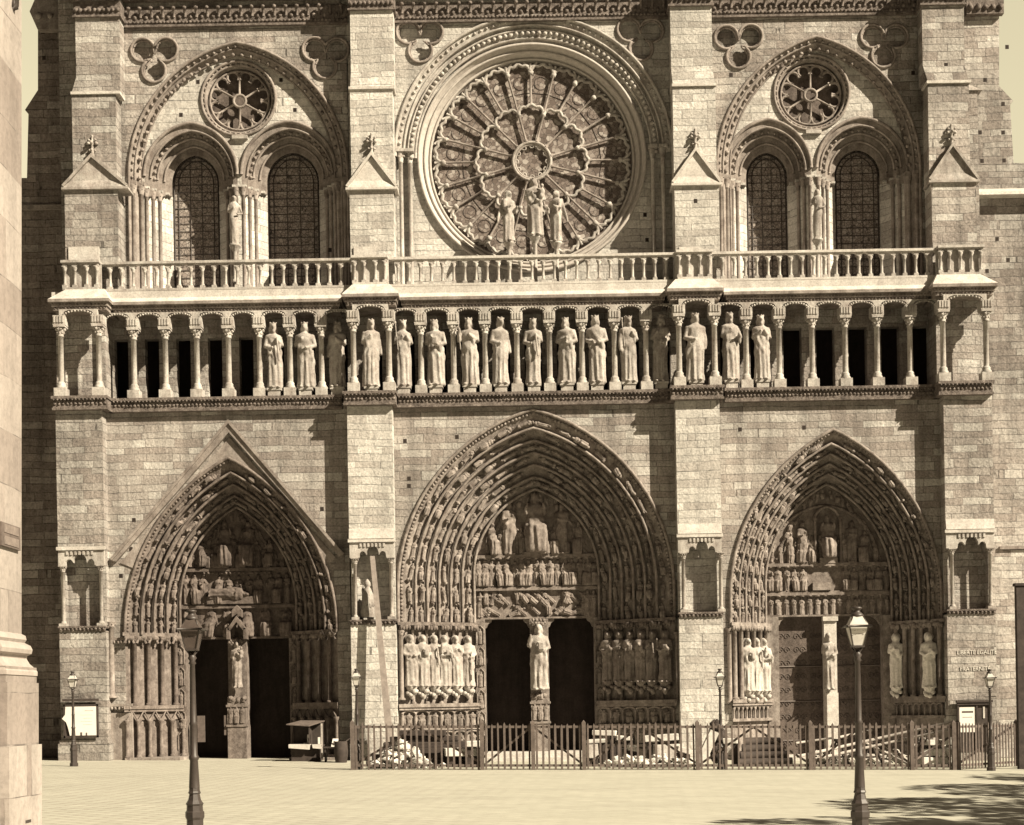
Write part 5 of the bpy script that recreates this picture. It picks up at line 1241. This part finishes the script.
# ---------------------------------------------------------------- fence in panels between posts
YF = -9.8; sF = S(YF); FX = lambda x: (x-PX+ROLL*(PY-745))*sF
posts = [352.5, 482, 533, 584, 697.5, 810.5, 912, 954]
plab = ['long brown picket fence panel before the leaning plank and rubble','narrow picket fence panel before the left dark central doorway','narrow picket fence panel before the right dark central doorway','long picket fence panel before the shaded apostles','long picket fence panel before the third pier and dark logs','long picket fence panel behind the right foreground lamp','narrow picket fence panel before the stone stack and slanting beams']
def picket_panel(x0, y0, x1, y1, label, lastpost=False, brace='v', sp=.232):
    L = math.hypot(x1-x0, y1-y0); ang = math.atan2(y1-y0, x1-x0); z0 = GZ(x0); root = empty('picket_fence', (x0, y0, z0)); root.rotation_euler = (0, 0, ang)
    tag(root, label, 'fence', 'picket fence panels round the building yard'); sl = (GZ(x1)-GZ(x0))/L
    for q, px_ in enumerate((0, L) if lastpost else (0,)):
        mb = MB(); mb.box(px_-.075, px_+.075, -.06, .09, sl*px_-.02, sl*px_+1.80); mb.lathe([(.09,0),(.05,.05),(.0,.09)], px_, .015, sl*px_+1.80, 4, False, math.pi/4); mb.build('fence_post', M['fence'], root)
    for z in (.17, 1.63):
        mb = MB(); mb.hexa([(0,.03,z-.045),(L,.03,z-.045+sl*L),(L,.075,z-.045+sl*L),(0,.075,z-.045),(0,.03,z+.045),(L,.03,z+.045+sl*L),(L,.075,z+.045+sl*L),(0,.075,z+.045)]); mb.build('fence_rail', M['fence'], root)
    segs_ = [(.08, .2, L/2, 1.58), (L/2, 1.58, L-.08, .2)] if brace == 'v' else [(.08, .2, L-.08, 1.58)] if brace == '/' else [(.08, 1.58, L-.08, .2)] if brace == '\\' else []
    for a, b, c, d in segs_:
        mb = MB(); mb.hexa([(a,.08,b-.05),(c,.08,d-.05),(c,.11,d-.05),(a,.11,b-.05),(a,.08,b+.05),(c,.08,d+.05),(c,.11,d+.05),(a,.11,b+.05)]); mb.build('fence_brace', M['fence'], root)
    n = int(L/sp); 
    for q in range(n):
        x = (q+.6)*L/(n+.2); mb = MB(); w_ = rnd.uniform(.032, .044); h = rnd.uniform(1.72, 1.80); j = rnd.uniform(-.02, .02); zb_ = sl*x+rnd.uniform(.0, .03)
        mb.prism([(x-w_, zb_), (x+w_, zb_), (x+w_+j, zb_+h-.09), (x+j, zb_+h), (x-w_+j, zb_+h-.09)], .0, .028); mb.build('picket', M['fence'], root)
    return root
for i, (a, b) in enumerate(zip(posts, posts[1:])):
    picket_panel(FX(a), YF, FX(b), YF, plab[i], i == 6, ['v','/','\\','v','v','v','v'][i])
picket_panel(FX(956)+.1, YF+.05, FX(956)+.1+3.3, YF+3.3, 'close set picket fence panel running back beside the right pier notice board', True, '/', .235)
# ---------------------------------------------------------------- building yard behind the fence
def yard(x, Y): return (x-PX+ROLL*(PY-745))*S(Y)
def box_thing(name, label, cat, group, mat, cx, Y, z, w_, d, h, rz=0, tilt=0, jit=.02):
    r = MB(); V = [(sx_*w_/2+rnd.uniform(-jit,jit), sy_*d/2+rnd.uniform(-jit,jit), sz*h+rnd.uniform(-jit,jit)) for sz in (0,1) for sx_, sy_ in ((-1,-1),(1,-1),(1,1),(-1,1))]
    r.hexa(V); o = r.build(name, M[mat]); o.location = (cx, Y, z); o.rotation_euler = (0, tilt, rz); tag(o, label, cat, group)
    bv = o.modifiers.new('bevel', 'BEVEL'); bv.width = .025; bv.segments = 2
    return o
mb = MB(); X0 = yard(405, -8.2)
for q in range(230):
    u = rnd.gauss(-.1, .5); t = max(0, 1-abs(u+.15)/1.25); z = rnd.random()*t*1.15
    sz = rnd.uniform(.06, .17); mb.blob((u*1.1, rnd.uniform(-.5, .5)*(1.1-z*.6), max(.04, z)), (sz, sz*.8, sz*rnd.uniform(.5,.9)), .3, False)
o = mb.build('rubble_heap', M['rubble']); o.location = (X0, -8.2, GZ(X0)); tag(o, 'white heap of broken stone rubble behind the first fence panel', 'rubble', None, 'stuff')
# dark baulks of timber behind the rubble, stacked
k_ = 0
wher = ['lowest','second lowest','third','fourth','upper','topmost']
for row, (xa, xb, hz) in enumerate(((366, 482, .0), (372, 480, .24), (380, 478, .48), (384, 470, .72), (390, 458, .96), (400, 446, 1.2))):
    Xa, Xb = yard(xa, -6.6), yard(xb, -6.6)
    box_thing('timber_baulk', 'dark weathered timber baulk, %s of the stack behind the white rubble' % wher[row], 'timber', 'dark timber stack behind the rubble', 'darkwood', (Xa+Xb)/2, -6.6+.1*math.sin(row*2), GZ(Xa)+hz, Xb-Xa, .5, .235, rnd.uniform(-.03, .03), 0)
for i, (x, y, w_, h, Y, t, lb) in enumerate([(462,752,34,8,-7.2,0,'low pale stone block beside the fence post left of the central doors'),(474,744,16,6,-7.4,.0,'small pale stone block by the second fence post'),
    (604,733,24,5,-6,.05,'flat white stone slab raised on blocks right of the central doors'),(597,741,20,4,-6.4,-.04,'thin white slab below the raised flat slab'),(592,751,10,14,-6.6,0,'upright grey block under the thin white slab'),
    (624,738,16,4,-6,.06,'short white slab beside the raised flat slab'),(632,748,9,5,-7,0.2,'small bright stone lump before the shaded apostles'),(661,737.5,34,6,-5.6,-.04,'long white dressed stone beam before the shaded apostles'),
    (668,752,30,16,-5.8,0,'wide grey dressed block below the long white stone'),(682,750,14,5,-7,.3,'tilted grey slab left of the leaning white slab'),(729,741,18,5,-6.2,0,'flat white slab behind the small lamp at the third pier'),
    (615,756,40,14,-5.6,0,'wide dark grey block below the white slabs right of the central doors'),(940,742,34,5,-7,0,'topmost pale block of the stack at the right end of the yard'),(938,752,30,7,-7,0,'middle pale block of the stack at the right end of the yard'),(936,761,36,8,-7,0,'bottom pale block of the stack at the right end of the yard')]):
    X, z = PT(x, y+h/2, Y); sc = 1/S(Y); gz_ = GZ(X)
    zz = max(gz_, z)
    o = box_thing('stone_block', lb, 'stone', 'dressed stones lying in the yard', 'rubble' if 'grey' not in lb else 'carved', X, Y, zz, w_/sc, .7, h/sc, rnd.uniform(-.2,.2), t)
    if zz-gz_ > .25 and 'stack' not in lb:      # stands on timber bearers
        for sg in (-.35, .35):
            box_thing('timber_bearer', ('left' if sg < 0 else 'right')+' dark bearer under the '+lb.split(' before')[0].split(' below')[0].split(' raised')[0].split(' right of')[0].split(' beside')[0].split(' behind')[0], 'timber', 'timber bearers under stones in the yard', 'darkwood', X+sg*w_/sc, Y+.02, gz_, .22, .5, zz-gz_-.015)
Xa, za = PT(700, 763, -6.8); Xb, zb2 = PT(713, 731, -6.4); L_ = math.hypot(Xb-Xa, zb2-za)
mb = MB(); mb.box(0, L_, -.2, .2, -.18, .18); o = mb.build('stone_slab', M['rubble']); o.location = (Xa, -6.8, max(za, GZ(Xa)+.12)); o.rotation_euler = (0, -math.atan2(zb2-za, Xb-Xa), 0); tag(o, 'white stone slab leaning upright beside the small lamp at the third pier', 'stone')
# log stack, dark
for row in range(4):
    for c_ in range(2 if row == 3 else 3):
        Y = -6.9+c_*.36+row*.12; Xa, Xb = yard(738+row*2, Y), yard(792-row*4, Y); z = GZ(Xa)+.16+row*.27
        mb = MB(); mb.tube([(Xa,Y,z),((Xa+Xb)/2,Y,z+.02),(Xb,Y,z)], [.165,.155,.15], 10); o = mb.build('log', M['darkwood'])
        tag(o, 'dark round log, %s row, %s, of the stack left of the right doors' % (('bottom','second','third','top')[row], ('front','middle','back')[c_]), 'log', 'stacked dark logs behind the fence')
# slanting scaffold poles
for i, (x0, y0, Y0, x1, y1, Y1, r_, lb) in enumerate([(800,756,-8.6,954,721.5,-8.2,.06,'longest pale pole slanting up to the corner fence post, upper of two'),(806,761,-8.8,951,729,-8.4,.055,'pale pole slanting up just below the longest pole'),
    (862,741,-7.6,908,764,-8.2,.05,'pale pole slanting down to the right behind the right foreground lamp'),(884,745,-7.2,905,762,-7.8,.045,'short thin pole slanting down beside the pale downward pole'),(797,757,-8.2,860,742,-7.0,.04,'thin pale pole low behind the fence left of the right foreground lamp'),
    (796,743,-6.9,832,738,-6.6,.045,'short pale pole lying level above the log stack'),(905,768,-8,948,738,-7.6,.045,'thin dark pole rising to the pale block stack'),(840,737,-6.4,872,730,-6.2,.05,'short pole resting high behind the right foreground lamp')]):
    (Xa, za), (Xb, zb2) = PT(x0, y0, Y0), PT(x1, y1, Y1); mb = MB()
    mb.tube([(Xa, Y0, max(za, GZ(Xa)+r_)), (Xb, Y1, max(zb2, GZ(Xb)+r_))], r_, 8); o = mb.build('scaffold_pole', M['timber'] if 'dark' not in lb else M['fence']); tag(o, lb, 'pole', 'scaffold poles lying in the yard')
# trestles that carry the poles
for i, x in enumerate((838, 872, 925)):
    X = yard(x, -7.2); mb = MB(); g0 = GZ(X); h = (1.05, 1.0, 1.45)[i]
    for sg in (-1, 1): mb.tube([(X+sg*.45, -7.2, g0), (X+sg*.06, -7.2, g0+h)], .045, 6); mb.tube([(X+sg*.45, -6.7, g0), (X+sg*.06, -6.7, g0+h)], .045, 6)
    mb.tube([(X, -7.35, g0+h), (X, -6.55, g0+h)], .06, 6); mb.tube([(X-.3, -7.2, g0+.4), (X+.3, -7.2, g0+.4)], .035, 6)
    o = mb.build('trestle', M['darkwood']); tag(o, ('wooden trestle under the slanting poles just left of the right foreground lamp','wooden trestle under the slanting poles just right of the right foreground lamp','tall wooden trestle beside the pale block stack')[i], 'trestle', 'trestles in the yard')
X = yard(717, -5); mb = MB()   # covered heap behind the lamp
for q in range(40):
    a = rnd.uniform(0, 6.28); r_ = rnd.uniform(0, .30); mb.blob((r_*math.cos(a), r_*math.sin(a)*.7, rnd.uniform(.2, 1.65)), (.22,.2,.25), .2)
o = mb.build('tarpaulin_heap', M['darkwood']); o.location = (X, -5, GZ(X)); tag(o, 'tall dark covered heap beside the small lamp at the third pier', 'heap')
# leaning plank against the second pier
(Xa, za), (Xb, zb2) = PT(391.5, 738, -1.7), PT(372.3, 556, -.95)
mb = MB(); d = Vector((Xb-Xa, .75, zb2-za)); 
mb.hexa([(Xa-.17,-1.75,za-.9),(Xa+.15,-1.75,za-.9),(Xa+.15,-1.62,za-.9),(Xa-.17,-1.62,za-.9),(Xb-.10,-.98,zb2),(Xb+.10,-.98,zb2),(Xb+.10,-.88,zb2),(Xb-.10,-.88,zb2)])
o = mb.build('leaning_plank', M['plank']); tag(o, 'long pale wooden plank leaning against the niche of the second pier', 'plank')
# ---------------------------------------------------------------- vendor's stall in the left portal
X0, zb_ = PT(291.5, 758, -1.2); X1 = PT(324, 758, -1.2)[0]; g0 = GZ(X0); root = empty('vendor_stall', (X0, -1.2, g0)); W_ = X1-X0
tag(root, 'small wooden vendor stall with slanting lid and white cloth beside the left portal', 'stall')
mb = MB(); mb.box(.05, W_-.1, -.35, .45, .0, .62); mb.build('stall_cabinet', M['darkwood'], root)
mb = MB(); mb.box(.0, W_-.02, -.55, .45, .62, .70); mb.build('counter', M['darkwood'], root)
mb = MB(); mb.hexa([(-.02,-.62,.58),(W_*.62,-.60,.50),(W_*.62,-.55,.50),(-.02,-.57,.58),(-.02,-.6,.74),(W_*.64,-.58,.72),(W_*.64,-.2,.73),(-.02,-.2,.74)]); mb.hexa([(W_*.72,-.60,.56),(W_*.98,-.6,.52),(W_*.98,-.56,.52),(W_*.72,-.56,.56),(W_*.70,-.58,.72),(W_*.98,-.58,.72),(W_*.98,-.3,.72),(W_*.70,-.3,.72)]); mb.build('counter_cloth', M['cloth'], root)
mb = MB(); mb.box(.02, .07, .35, .42, .7, 1.62); mb.box(W_-.1, W_-.05, .35, .42, .7, 1.7); mb.box(.02, W_-.05, .40, .44, .7, 1.6); mb.box(W_*.58, W_*.61, -.4, .4, .7, 1.6); mb.build('stall_back', M['darkwood'], root)
mb = MB(); mb.box(W_-.05, W_+.02, -.5, -.44, .1, 1.62); mb.build('stall_post', M['timber'], root)
mb = MB(); mb.hexa([(-.12,-.55,1.58),(W_*.62,-.62,1.50),(W_+.0,.45,1.70),(.35,.45,1.72),(-.12,-.55,1.62),(W_*.62,-.62,1.54),(W_+.0,.45,1.74),(.35,.45,1.76)]); mb.build('stall_roof', M['fence'], root)
for (x, z, w_, h) in ((.72,.72,.14,.42),(.55,.72,.3,.06),(1.18,.72,.1,.3)):
    mb = MB(); mb.box(x, x+w_, -.1, -.06, z, z+h); mb.build('framed_picture', M['paper'], root); 
mb = MB(); mb.box(.755, .825, -.108, -.101, .86, 1.0); mb.build('picture_image', M['ink'], root)
Xs, zs_ = PT(335, 744, -2.2); g1 = GZ(Xs); root = empty('folding_table', (Xs, -2.2, g1)); tag(root, 'low dark folding table with a small framed picture beside the stall', 'table')
mb = MB(); mb.box(-.5, .45, -.25, .3, .60, .66); mb.build('table_top', M['darkwood'], root)
for sg in (-.4, .35):
    mb = MB(); mb.box(sg-.03, sg+.03, -.2, .2, 0, .6); mb.build('leg', M['darkwood'], root)
mb = MB(); mb.hexa([(-.13,-.12,.661),(.13,-.12,.661),(.13,-.09,.661),(-.13,-.09,.661),(-.07,.0,1.0),(.17,.0,1.0),(.17,.03,1.0),(-.07,.03,1.0)]); o = mb.build('framed_picture', M['paper']); o.location = (Xs-.02, -2.2, g1); tag(o, 'small white framed picture propped on the low table', 'picture')
mb = MB(); mb.box(-.03, .05, -.128, -.12, .74, .9); mb.build('picture_image', M['ink'], o)
Xs = PT(341, 765, -3)[0]; mb = MB(); mb.lathe([(.24,0),(.29,.3),(.30,.5),(.27,.85),(.25,.9),(.2,.9)], 0, 0, 0, 14); mb.tube([(.1,-.1,.8),(.55,.1,1.15)], .03, 5); o = mb.build('barrel', M['darkwood']); o.location = (Xs, -2.9, GZ(Xs)); tag(o, 'dark wooden barrel between the stall and the fence', 'barrel')
# ---------------------------------------------------------------- notice boards, lettering
Xa, za = PT(64.5, 738, YB-.1); Xb, zb2 = PT(98.5, 704, YB-.1); Yn = YB-.14
root = empty('notice_board', ((Xa+Xb)/2, Yn, za)); tag(root, 'dark framed board with a torn white poster on the left pier', 'notice board', 'notice boards on the end piers'); w_ = (Xb-Xa)/2; h = zb2-za
mb = MB(); mb.box(-w_, w_, .0, .05, 0, h); mb.build('board', M['darkwood'], root)
mb = MB(); 
for a in ((-w_,w_,0,.09),(-w_,w_,h-.09,h),(-w_,-w_+.07,0,h),(w_-.07,w_,0,h)): mb.box(a[0], a[1], -.06, -.001, a[2], a[3])
mb.box(-w_-.02, w_+.02, -.12, .05, h+.14, h+.24); mb.build('frame', M['darkwood'], root)
mb = MB(); mb.prism([(-w_+.28,.10),(w_-.08,.10),(w_-.08,h-.1),(-w_+.10,h-.1),(-w_+.08,h-.45),(-w_-.06,h-.62),(-w_+.12,h-.78),(-w_+.20,.45)], -.075, -.062); mb.build('poster', M['paper'], root)
mb = MB(); mb.box(.18, .55, -.08, -.0751, h-.3, h-.26)
for q in range(4): mb.box(.0+.1*q % .2, .5, -.079, -.0751, h-.48-.14*q, h-.465-.14*q)
mb.build('printing', M['cloth'], root)
mb = MB(); mb.box(-.02,.06,-.085,-.0751,.10,.24); mb.box(.22,.28,-.085,-.0751,.10,.22); mb.build('torn_patch', M['ink'], root)
Xa, za = PT(957.5, 752, YB-.1); Xb, zb2 = PT(991, 701, YB-.1)
root = empty('notice_board', ((Xa+Xb)/2, Yn, za)); tag(root, 'tall dark case with a white poster on the right pier below painted words', 'notice board', 'notice boards on the end piers'); w_ = (Xb-Xa)/2; h = zb2-za
mb = MB(); mb.box(-w_, w_, .0, .05, 0, h); mb.build('board', M['darkwood'], root)
mb = MB(); mb.box(-w_-.05, w_+.03, -.14, .05, h-.05, h+.05); mb.box(-w_-.02, w_, -.10, .05, h-.16, h-.08)
for a in (-w_, .06, w_-.07): mb.box(a, a+.07, -.07, -.001, 0, h-.17)
mb.build('frame', M['darkwood'], root)
mb = MB(); mb.box(-w_+.09, .03, -.03, -.001, h-1.35, h-.24); mb.build('poster', M['paper'], root)
mb = MB(); mb.box(w_-.38, w_-.30, -.03, -.001, h-.75, h-.22); mb.build('paper_strip', M['cloth'], root)
mb = MB(); mb.box(-w_+.2, -.06, -.035, -.0301, h-.5, h-.42); mb.box(-w_+.22, -.1, -.035, -.0301, h-.7, h-.68); mb.build('printing', M['ink'], root)
def wall_text(body, x0, x1, y, Y, size, mat):
    o = bpy.data.objects.new('painted_lettering', text_mesh(body, size, .012, M[mat])); scene.collection.objects.link(o); (Xa, za), (Xb, _) = PT(x0, y, Y), PT(x1, y, Y)
    bpy.context.view_layer.update(); wd = max(.01, o.dimensions.x); o.scale = ((Xb-Xa)/wd, 1, 1); o.location = ((Xa+Xb)/2, Y-.008, za); o.rotation_euler = (R(90), 0, 0); o.parent = butt['4']
wall_text('LIBERTÉ ÉGALITÉ', 957, 996.5, 654.5, YB+.012, .26, 'lettering'); wall_text('FRATERNITÉ', 960, 990, 671, YB+.012, .26, 'lettering')
X, z = PT(203, 742, 1.7); mb = MB(); mb.box(X-.22, X+.12, 1.60, 1.66, z, z+1.2); o = mb.build('notice_board', M['fence']); tag(o, 'plain brown board hanging in the left dark doorway behind the foreground lamp', 'board', 'small boards in the left portal doorway')
X, z = PT(226.5, 735, 1.7); mb = MB(); mb.box(X-.06, X+.06, 1.50, 1.56, z, z+.9); o = mb.build('notice_board', M['fence']); tag(o, 'narrow brown board on the middle pier of the left portal', 'board', 'small boards in the left portal doorway')
# ---------------------------------------------------------------- near house at the left edge: pilaster on a tall pedestal
hd = tag(empty('hospital_building', (-6.24, -47, 0)), 'pale smooth ashlar building corner with a moulded pilaster base at the left edge', 'building')
DH = 18.0; sH = DH/F
def HX(xp): return (xp-PX)*sH
zsh = HC+(PY-LY(10, 636))*sH
def hp(mb, xr, y0, y1, z0, z1, depth=6):     # block whose right face lies at survey x xr and whose front is at dist y0
    mb.box(HX(xr)-depth, HX(xr), y0, y1, z0, z1)
Yh = -D+DH
ang = R(-3)
def xf(mb, name, mat):
    o = mb.build(name, M[mat], hd); o.location = (6.24, 47, 0); return o
hd.rotation_euler = (0, ROLL, 0)
zz = lambda y: HC+(PY-LY(20, y))*sH
mb = MB(); hp(mb, 18, Yh-1.0, Yh, zz(636), 15.5); xf(mb, 'pilaster_shaft', 'ashlar_hotel')
mb = MB(); Xr = HX(18)
prof = [(0,634),(4,636),(5,640),(3,643),(9,646),(11,650),(10,654),(6,656),(5,659),(8,664),(14,669),(16,672),(16,676)]
for (d0, y0), (d1, y1) in zip(prof, prof[1:]):
    a, b = d0*sH, d1*sH
    mb.hexa([(Xr-5,Yh-1.0-b*.4,zz(y1)),(Xr+b,Yh-1.0-b*.4,zz(y1)),(Xr+b,Yh+.001,zz(y1)),(Xr-5,Yh+.001,zz(y1)),(Xr-5,Yh-1.0-a*.4,zz(y0)),(Xr+a,Yh-1.0-a*.4,zz(y0)),(Xr+a,Yh+.001,zz(y0)),(Xr-5,Yh+.001,zz(y0))])
xf(mb, 'base_moulding', 'hotelstone')
mb = MB(); hp(mb, 33, Yh-1.07, Yh, zz(683), zz(667)-.01); hp(mb, 35, Yh-1.09, Yh+.004, zz(744), zz(683)-.001); xf(mb, 'pedestal', 'ashlar_hotel')
mb = MB(); hp(mb, 38, Yh-1.13, Yh+.01, -.3, zz(744)-.001); xf(mb, 'socle', 'ashlar_hotel')
mb = MB(); mb.box(HX(38.5)-7, HX(-12), -90, Yh-1.0, -.5, 15.4); xf(mb, 'house_wall', 'ashlar_hotel')
# street name plate
Xp = HX(18)+.004+ROLL*zz(540); root = empty('street_sign', (Xp, Yh-.45, zz(540))); tag(root, 'small framed street name plate on the pale left building corner', 'sign')
mb = MB(); mb.box(0, .035, -.35, .30, -.15, .13); mb.build('sign_frame', M['fence'], root)
for q, zc in enumerate((.065, -.075)):
    mb = MB(); mb.box(.036, .042, -.27, .22, zc-.05, zc+.05); mb.build('name_plate', M['enamel'], root)
mb = MB(); Xg = HX(38)+.001; mb.box(Xg, Xg+.02, Yh-.58, Yh-.38, HC+(PY-LY(24,820))*sH, HC+(PY-LY(24,807))*sH+.06); o = mb.build('iron_plate', M['iron']); tag(o, 'small dark iron plate low on the left building pedestal', 'plate')
# wrought lantern bracket at the top left
Xb_, zb3 = HX(LX(20, 8)), HC+(PY-LY(20, 8))*sH; root = empty('wall_lantern', (Xb_, Yh-.3, zb3)); tag(root, 'dark wrought iron bracket high on the left building edge', 'bracket')
mb = MB(); mb.tube([(0,0,0),(.12,0,.05),(.2,0,.16)], .03, 6); mb.tube([(0,0,-.15),(.05,0,-.12),(.06,0,.1)], .04, 6); mb.tube([(.05+.1*math.cos(t),0,.05+.1*math.sin(t)) for t in np.linspace(0,5,12)], .02, 5); mb.blob((.16,0,.1), (.08,.08,.06), .2); mb.blob((.03,0,-.1),(.05,.05,.09),.2); mb.build('bracket', M['iron'], root)
# dark post at the right edge
Xq = (1020-PX+ROLL*20)*S(-9.0); mb = MB(); z1 = HC+(PY-LY(1018,586))*S(-9.0); mb.box(-.12, .22, -.12, .12, -.2, z1-GZ(Xq)); mb.box(-.17, .27, -.17, .17, z1-GZ(Xq), z1-GZ(Xq)+.1); o = mb.build('wooden_post', M['darkwood']); o.location = (Xq, -9.0, GZ(Xq)); tag(o, 'tall dark wooden post at the right edge beside the fence end', 'post')
# unseen trees added at the right to cast broken shade on the pavement
tl = ['unseen tree added for its shade, nearest the viewer','unseen tree added for its shade, second from the viewer','unseen tree added for its shade, middle of the row','unseen tree added for its shade, fourth from the viewer','unseen tree added for its shade, nearest the cathedral']
for i, (x, y) in enumerate(((19.6,-44),(23.5,-37.2),(27.3,-30.5),(31.2,-23.8),(35.2,-17))):
    g0 = GZ(x); root = empty('added_shade_tree', (x, y, g0)); tag(root, tl[i], 'tree', 'unseen trees added for their shade')
    mb = MB(); mb.tube([(0,0,-.1),(.05,.02,1.5),(-.05,.05,4),(.05,0,7)], [.30,.24,.20,.12], 10)
    for q in range(9):
        a = q*2.4; z = 3.6+q*.4; mb.tube([(0,0,z),(1.3*math.cos(a),1.3*math.sin(a),z+1.4),(2.9*math.cos(a),2.9*math.sin(a),z+2.6)], [.11,.07,.03], 6)
    mb.build('trunk', M['bark'], root)
    V = []; Fc = []
    for q in range(2700):
        while True:
            p_ = Vector((rnd.uniform(-1,1), rnd.uniform(-1,1), rnd.uniform(-1,1)))
            if p_.length < 1 and noise.noise(p_*2.6+Vector((i*9,0,0))) > -.12: break
        c_ = Vector((p_.x*4.3, p_.y*4.3, 9.3+p_.z*3.3)); u_ = Vector((rnd.gauss(0,1), rnd.gauss(0,1), rnd.gauss(0,1))).normalized(); v_ = u_.orthogonal().normalized(); w2_ = u_.cross(v_)*rnd.uniform(.11,.2); v_ *= rnd.uniform(.14,.24)
        k0 = len(V); V += [tuple(c_-v_), tuple(c_+w2_), tuple(c_+v_), tuple(c_-w2_)]; Fc.append((k0,k0+1,k0+2,k0+3))
    mb = MB(); mb.add(V, Fc); mb.build('crown', M['leaf'], root)
# more broken stone lying between the blocks
for (x0, x1, Y, hmax, n_, lb) in ((606, 690, -7.6, .45, 150, 'low spread of pale rubble between the blocks before the shaded apostles'), (812, 905, -6.2, .5, 150, 'low rubble under the slanting poles behind the right foreground lamp'), (915, 950, -6.2, 1.1, 90, 'grey rubble piled behind the pale block stack')):
    Xa, Xb = yard(x0, Y), yard(x1, Y); mb = MB()
    for q in range(n_):
        u = rnd.random(); sz = rnd.uniform(.06, .2); mb.blob(((u-.5)*(Xb-Xa), rnd.uniform(-.5,.5), sz*.5+rnd.random()*hmax*(.3+.7*abs(math.sin(u*7+x0)))), (sz, sz*.8, sz*.6), .3, False)
    o = mb.build('rubble_heap', M['rubble'] if 'pale rubble' in lb else M['carved']); o.location = ((Xa+Xb)/2, Y, GZ((Xa+Xb)/2)); tag(o, lb, 'rubble', None, 'stuff')
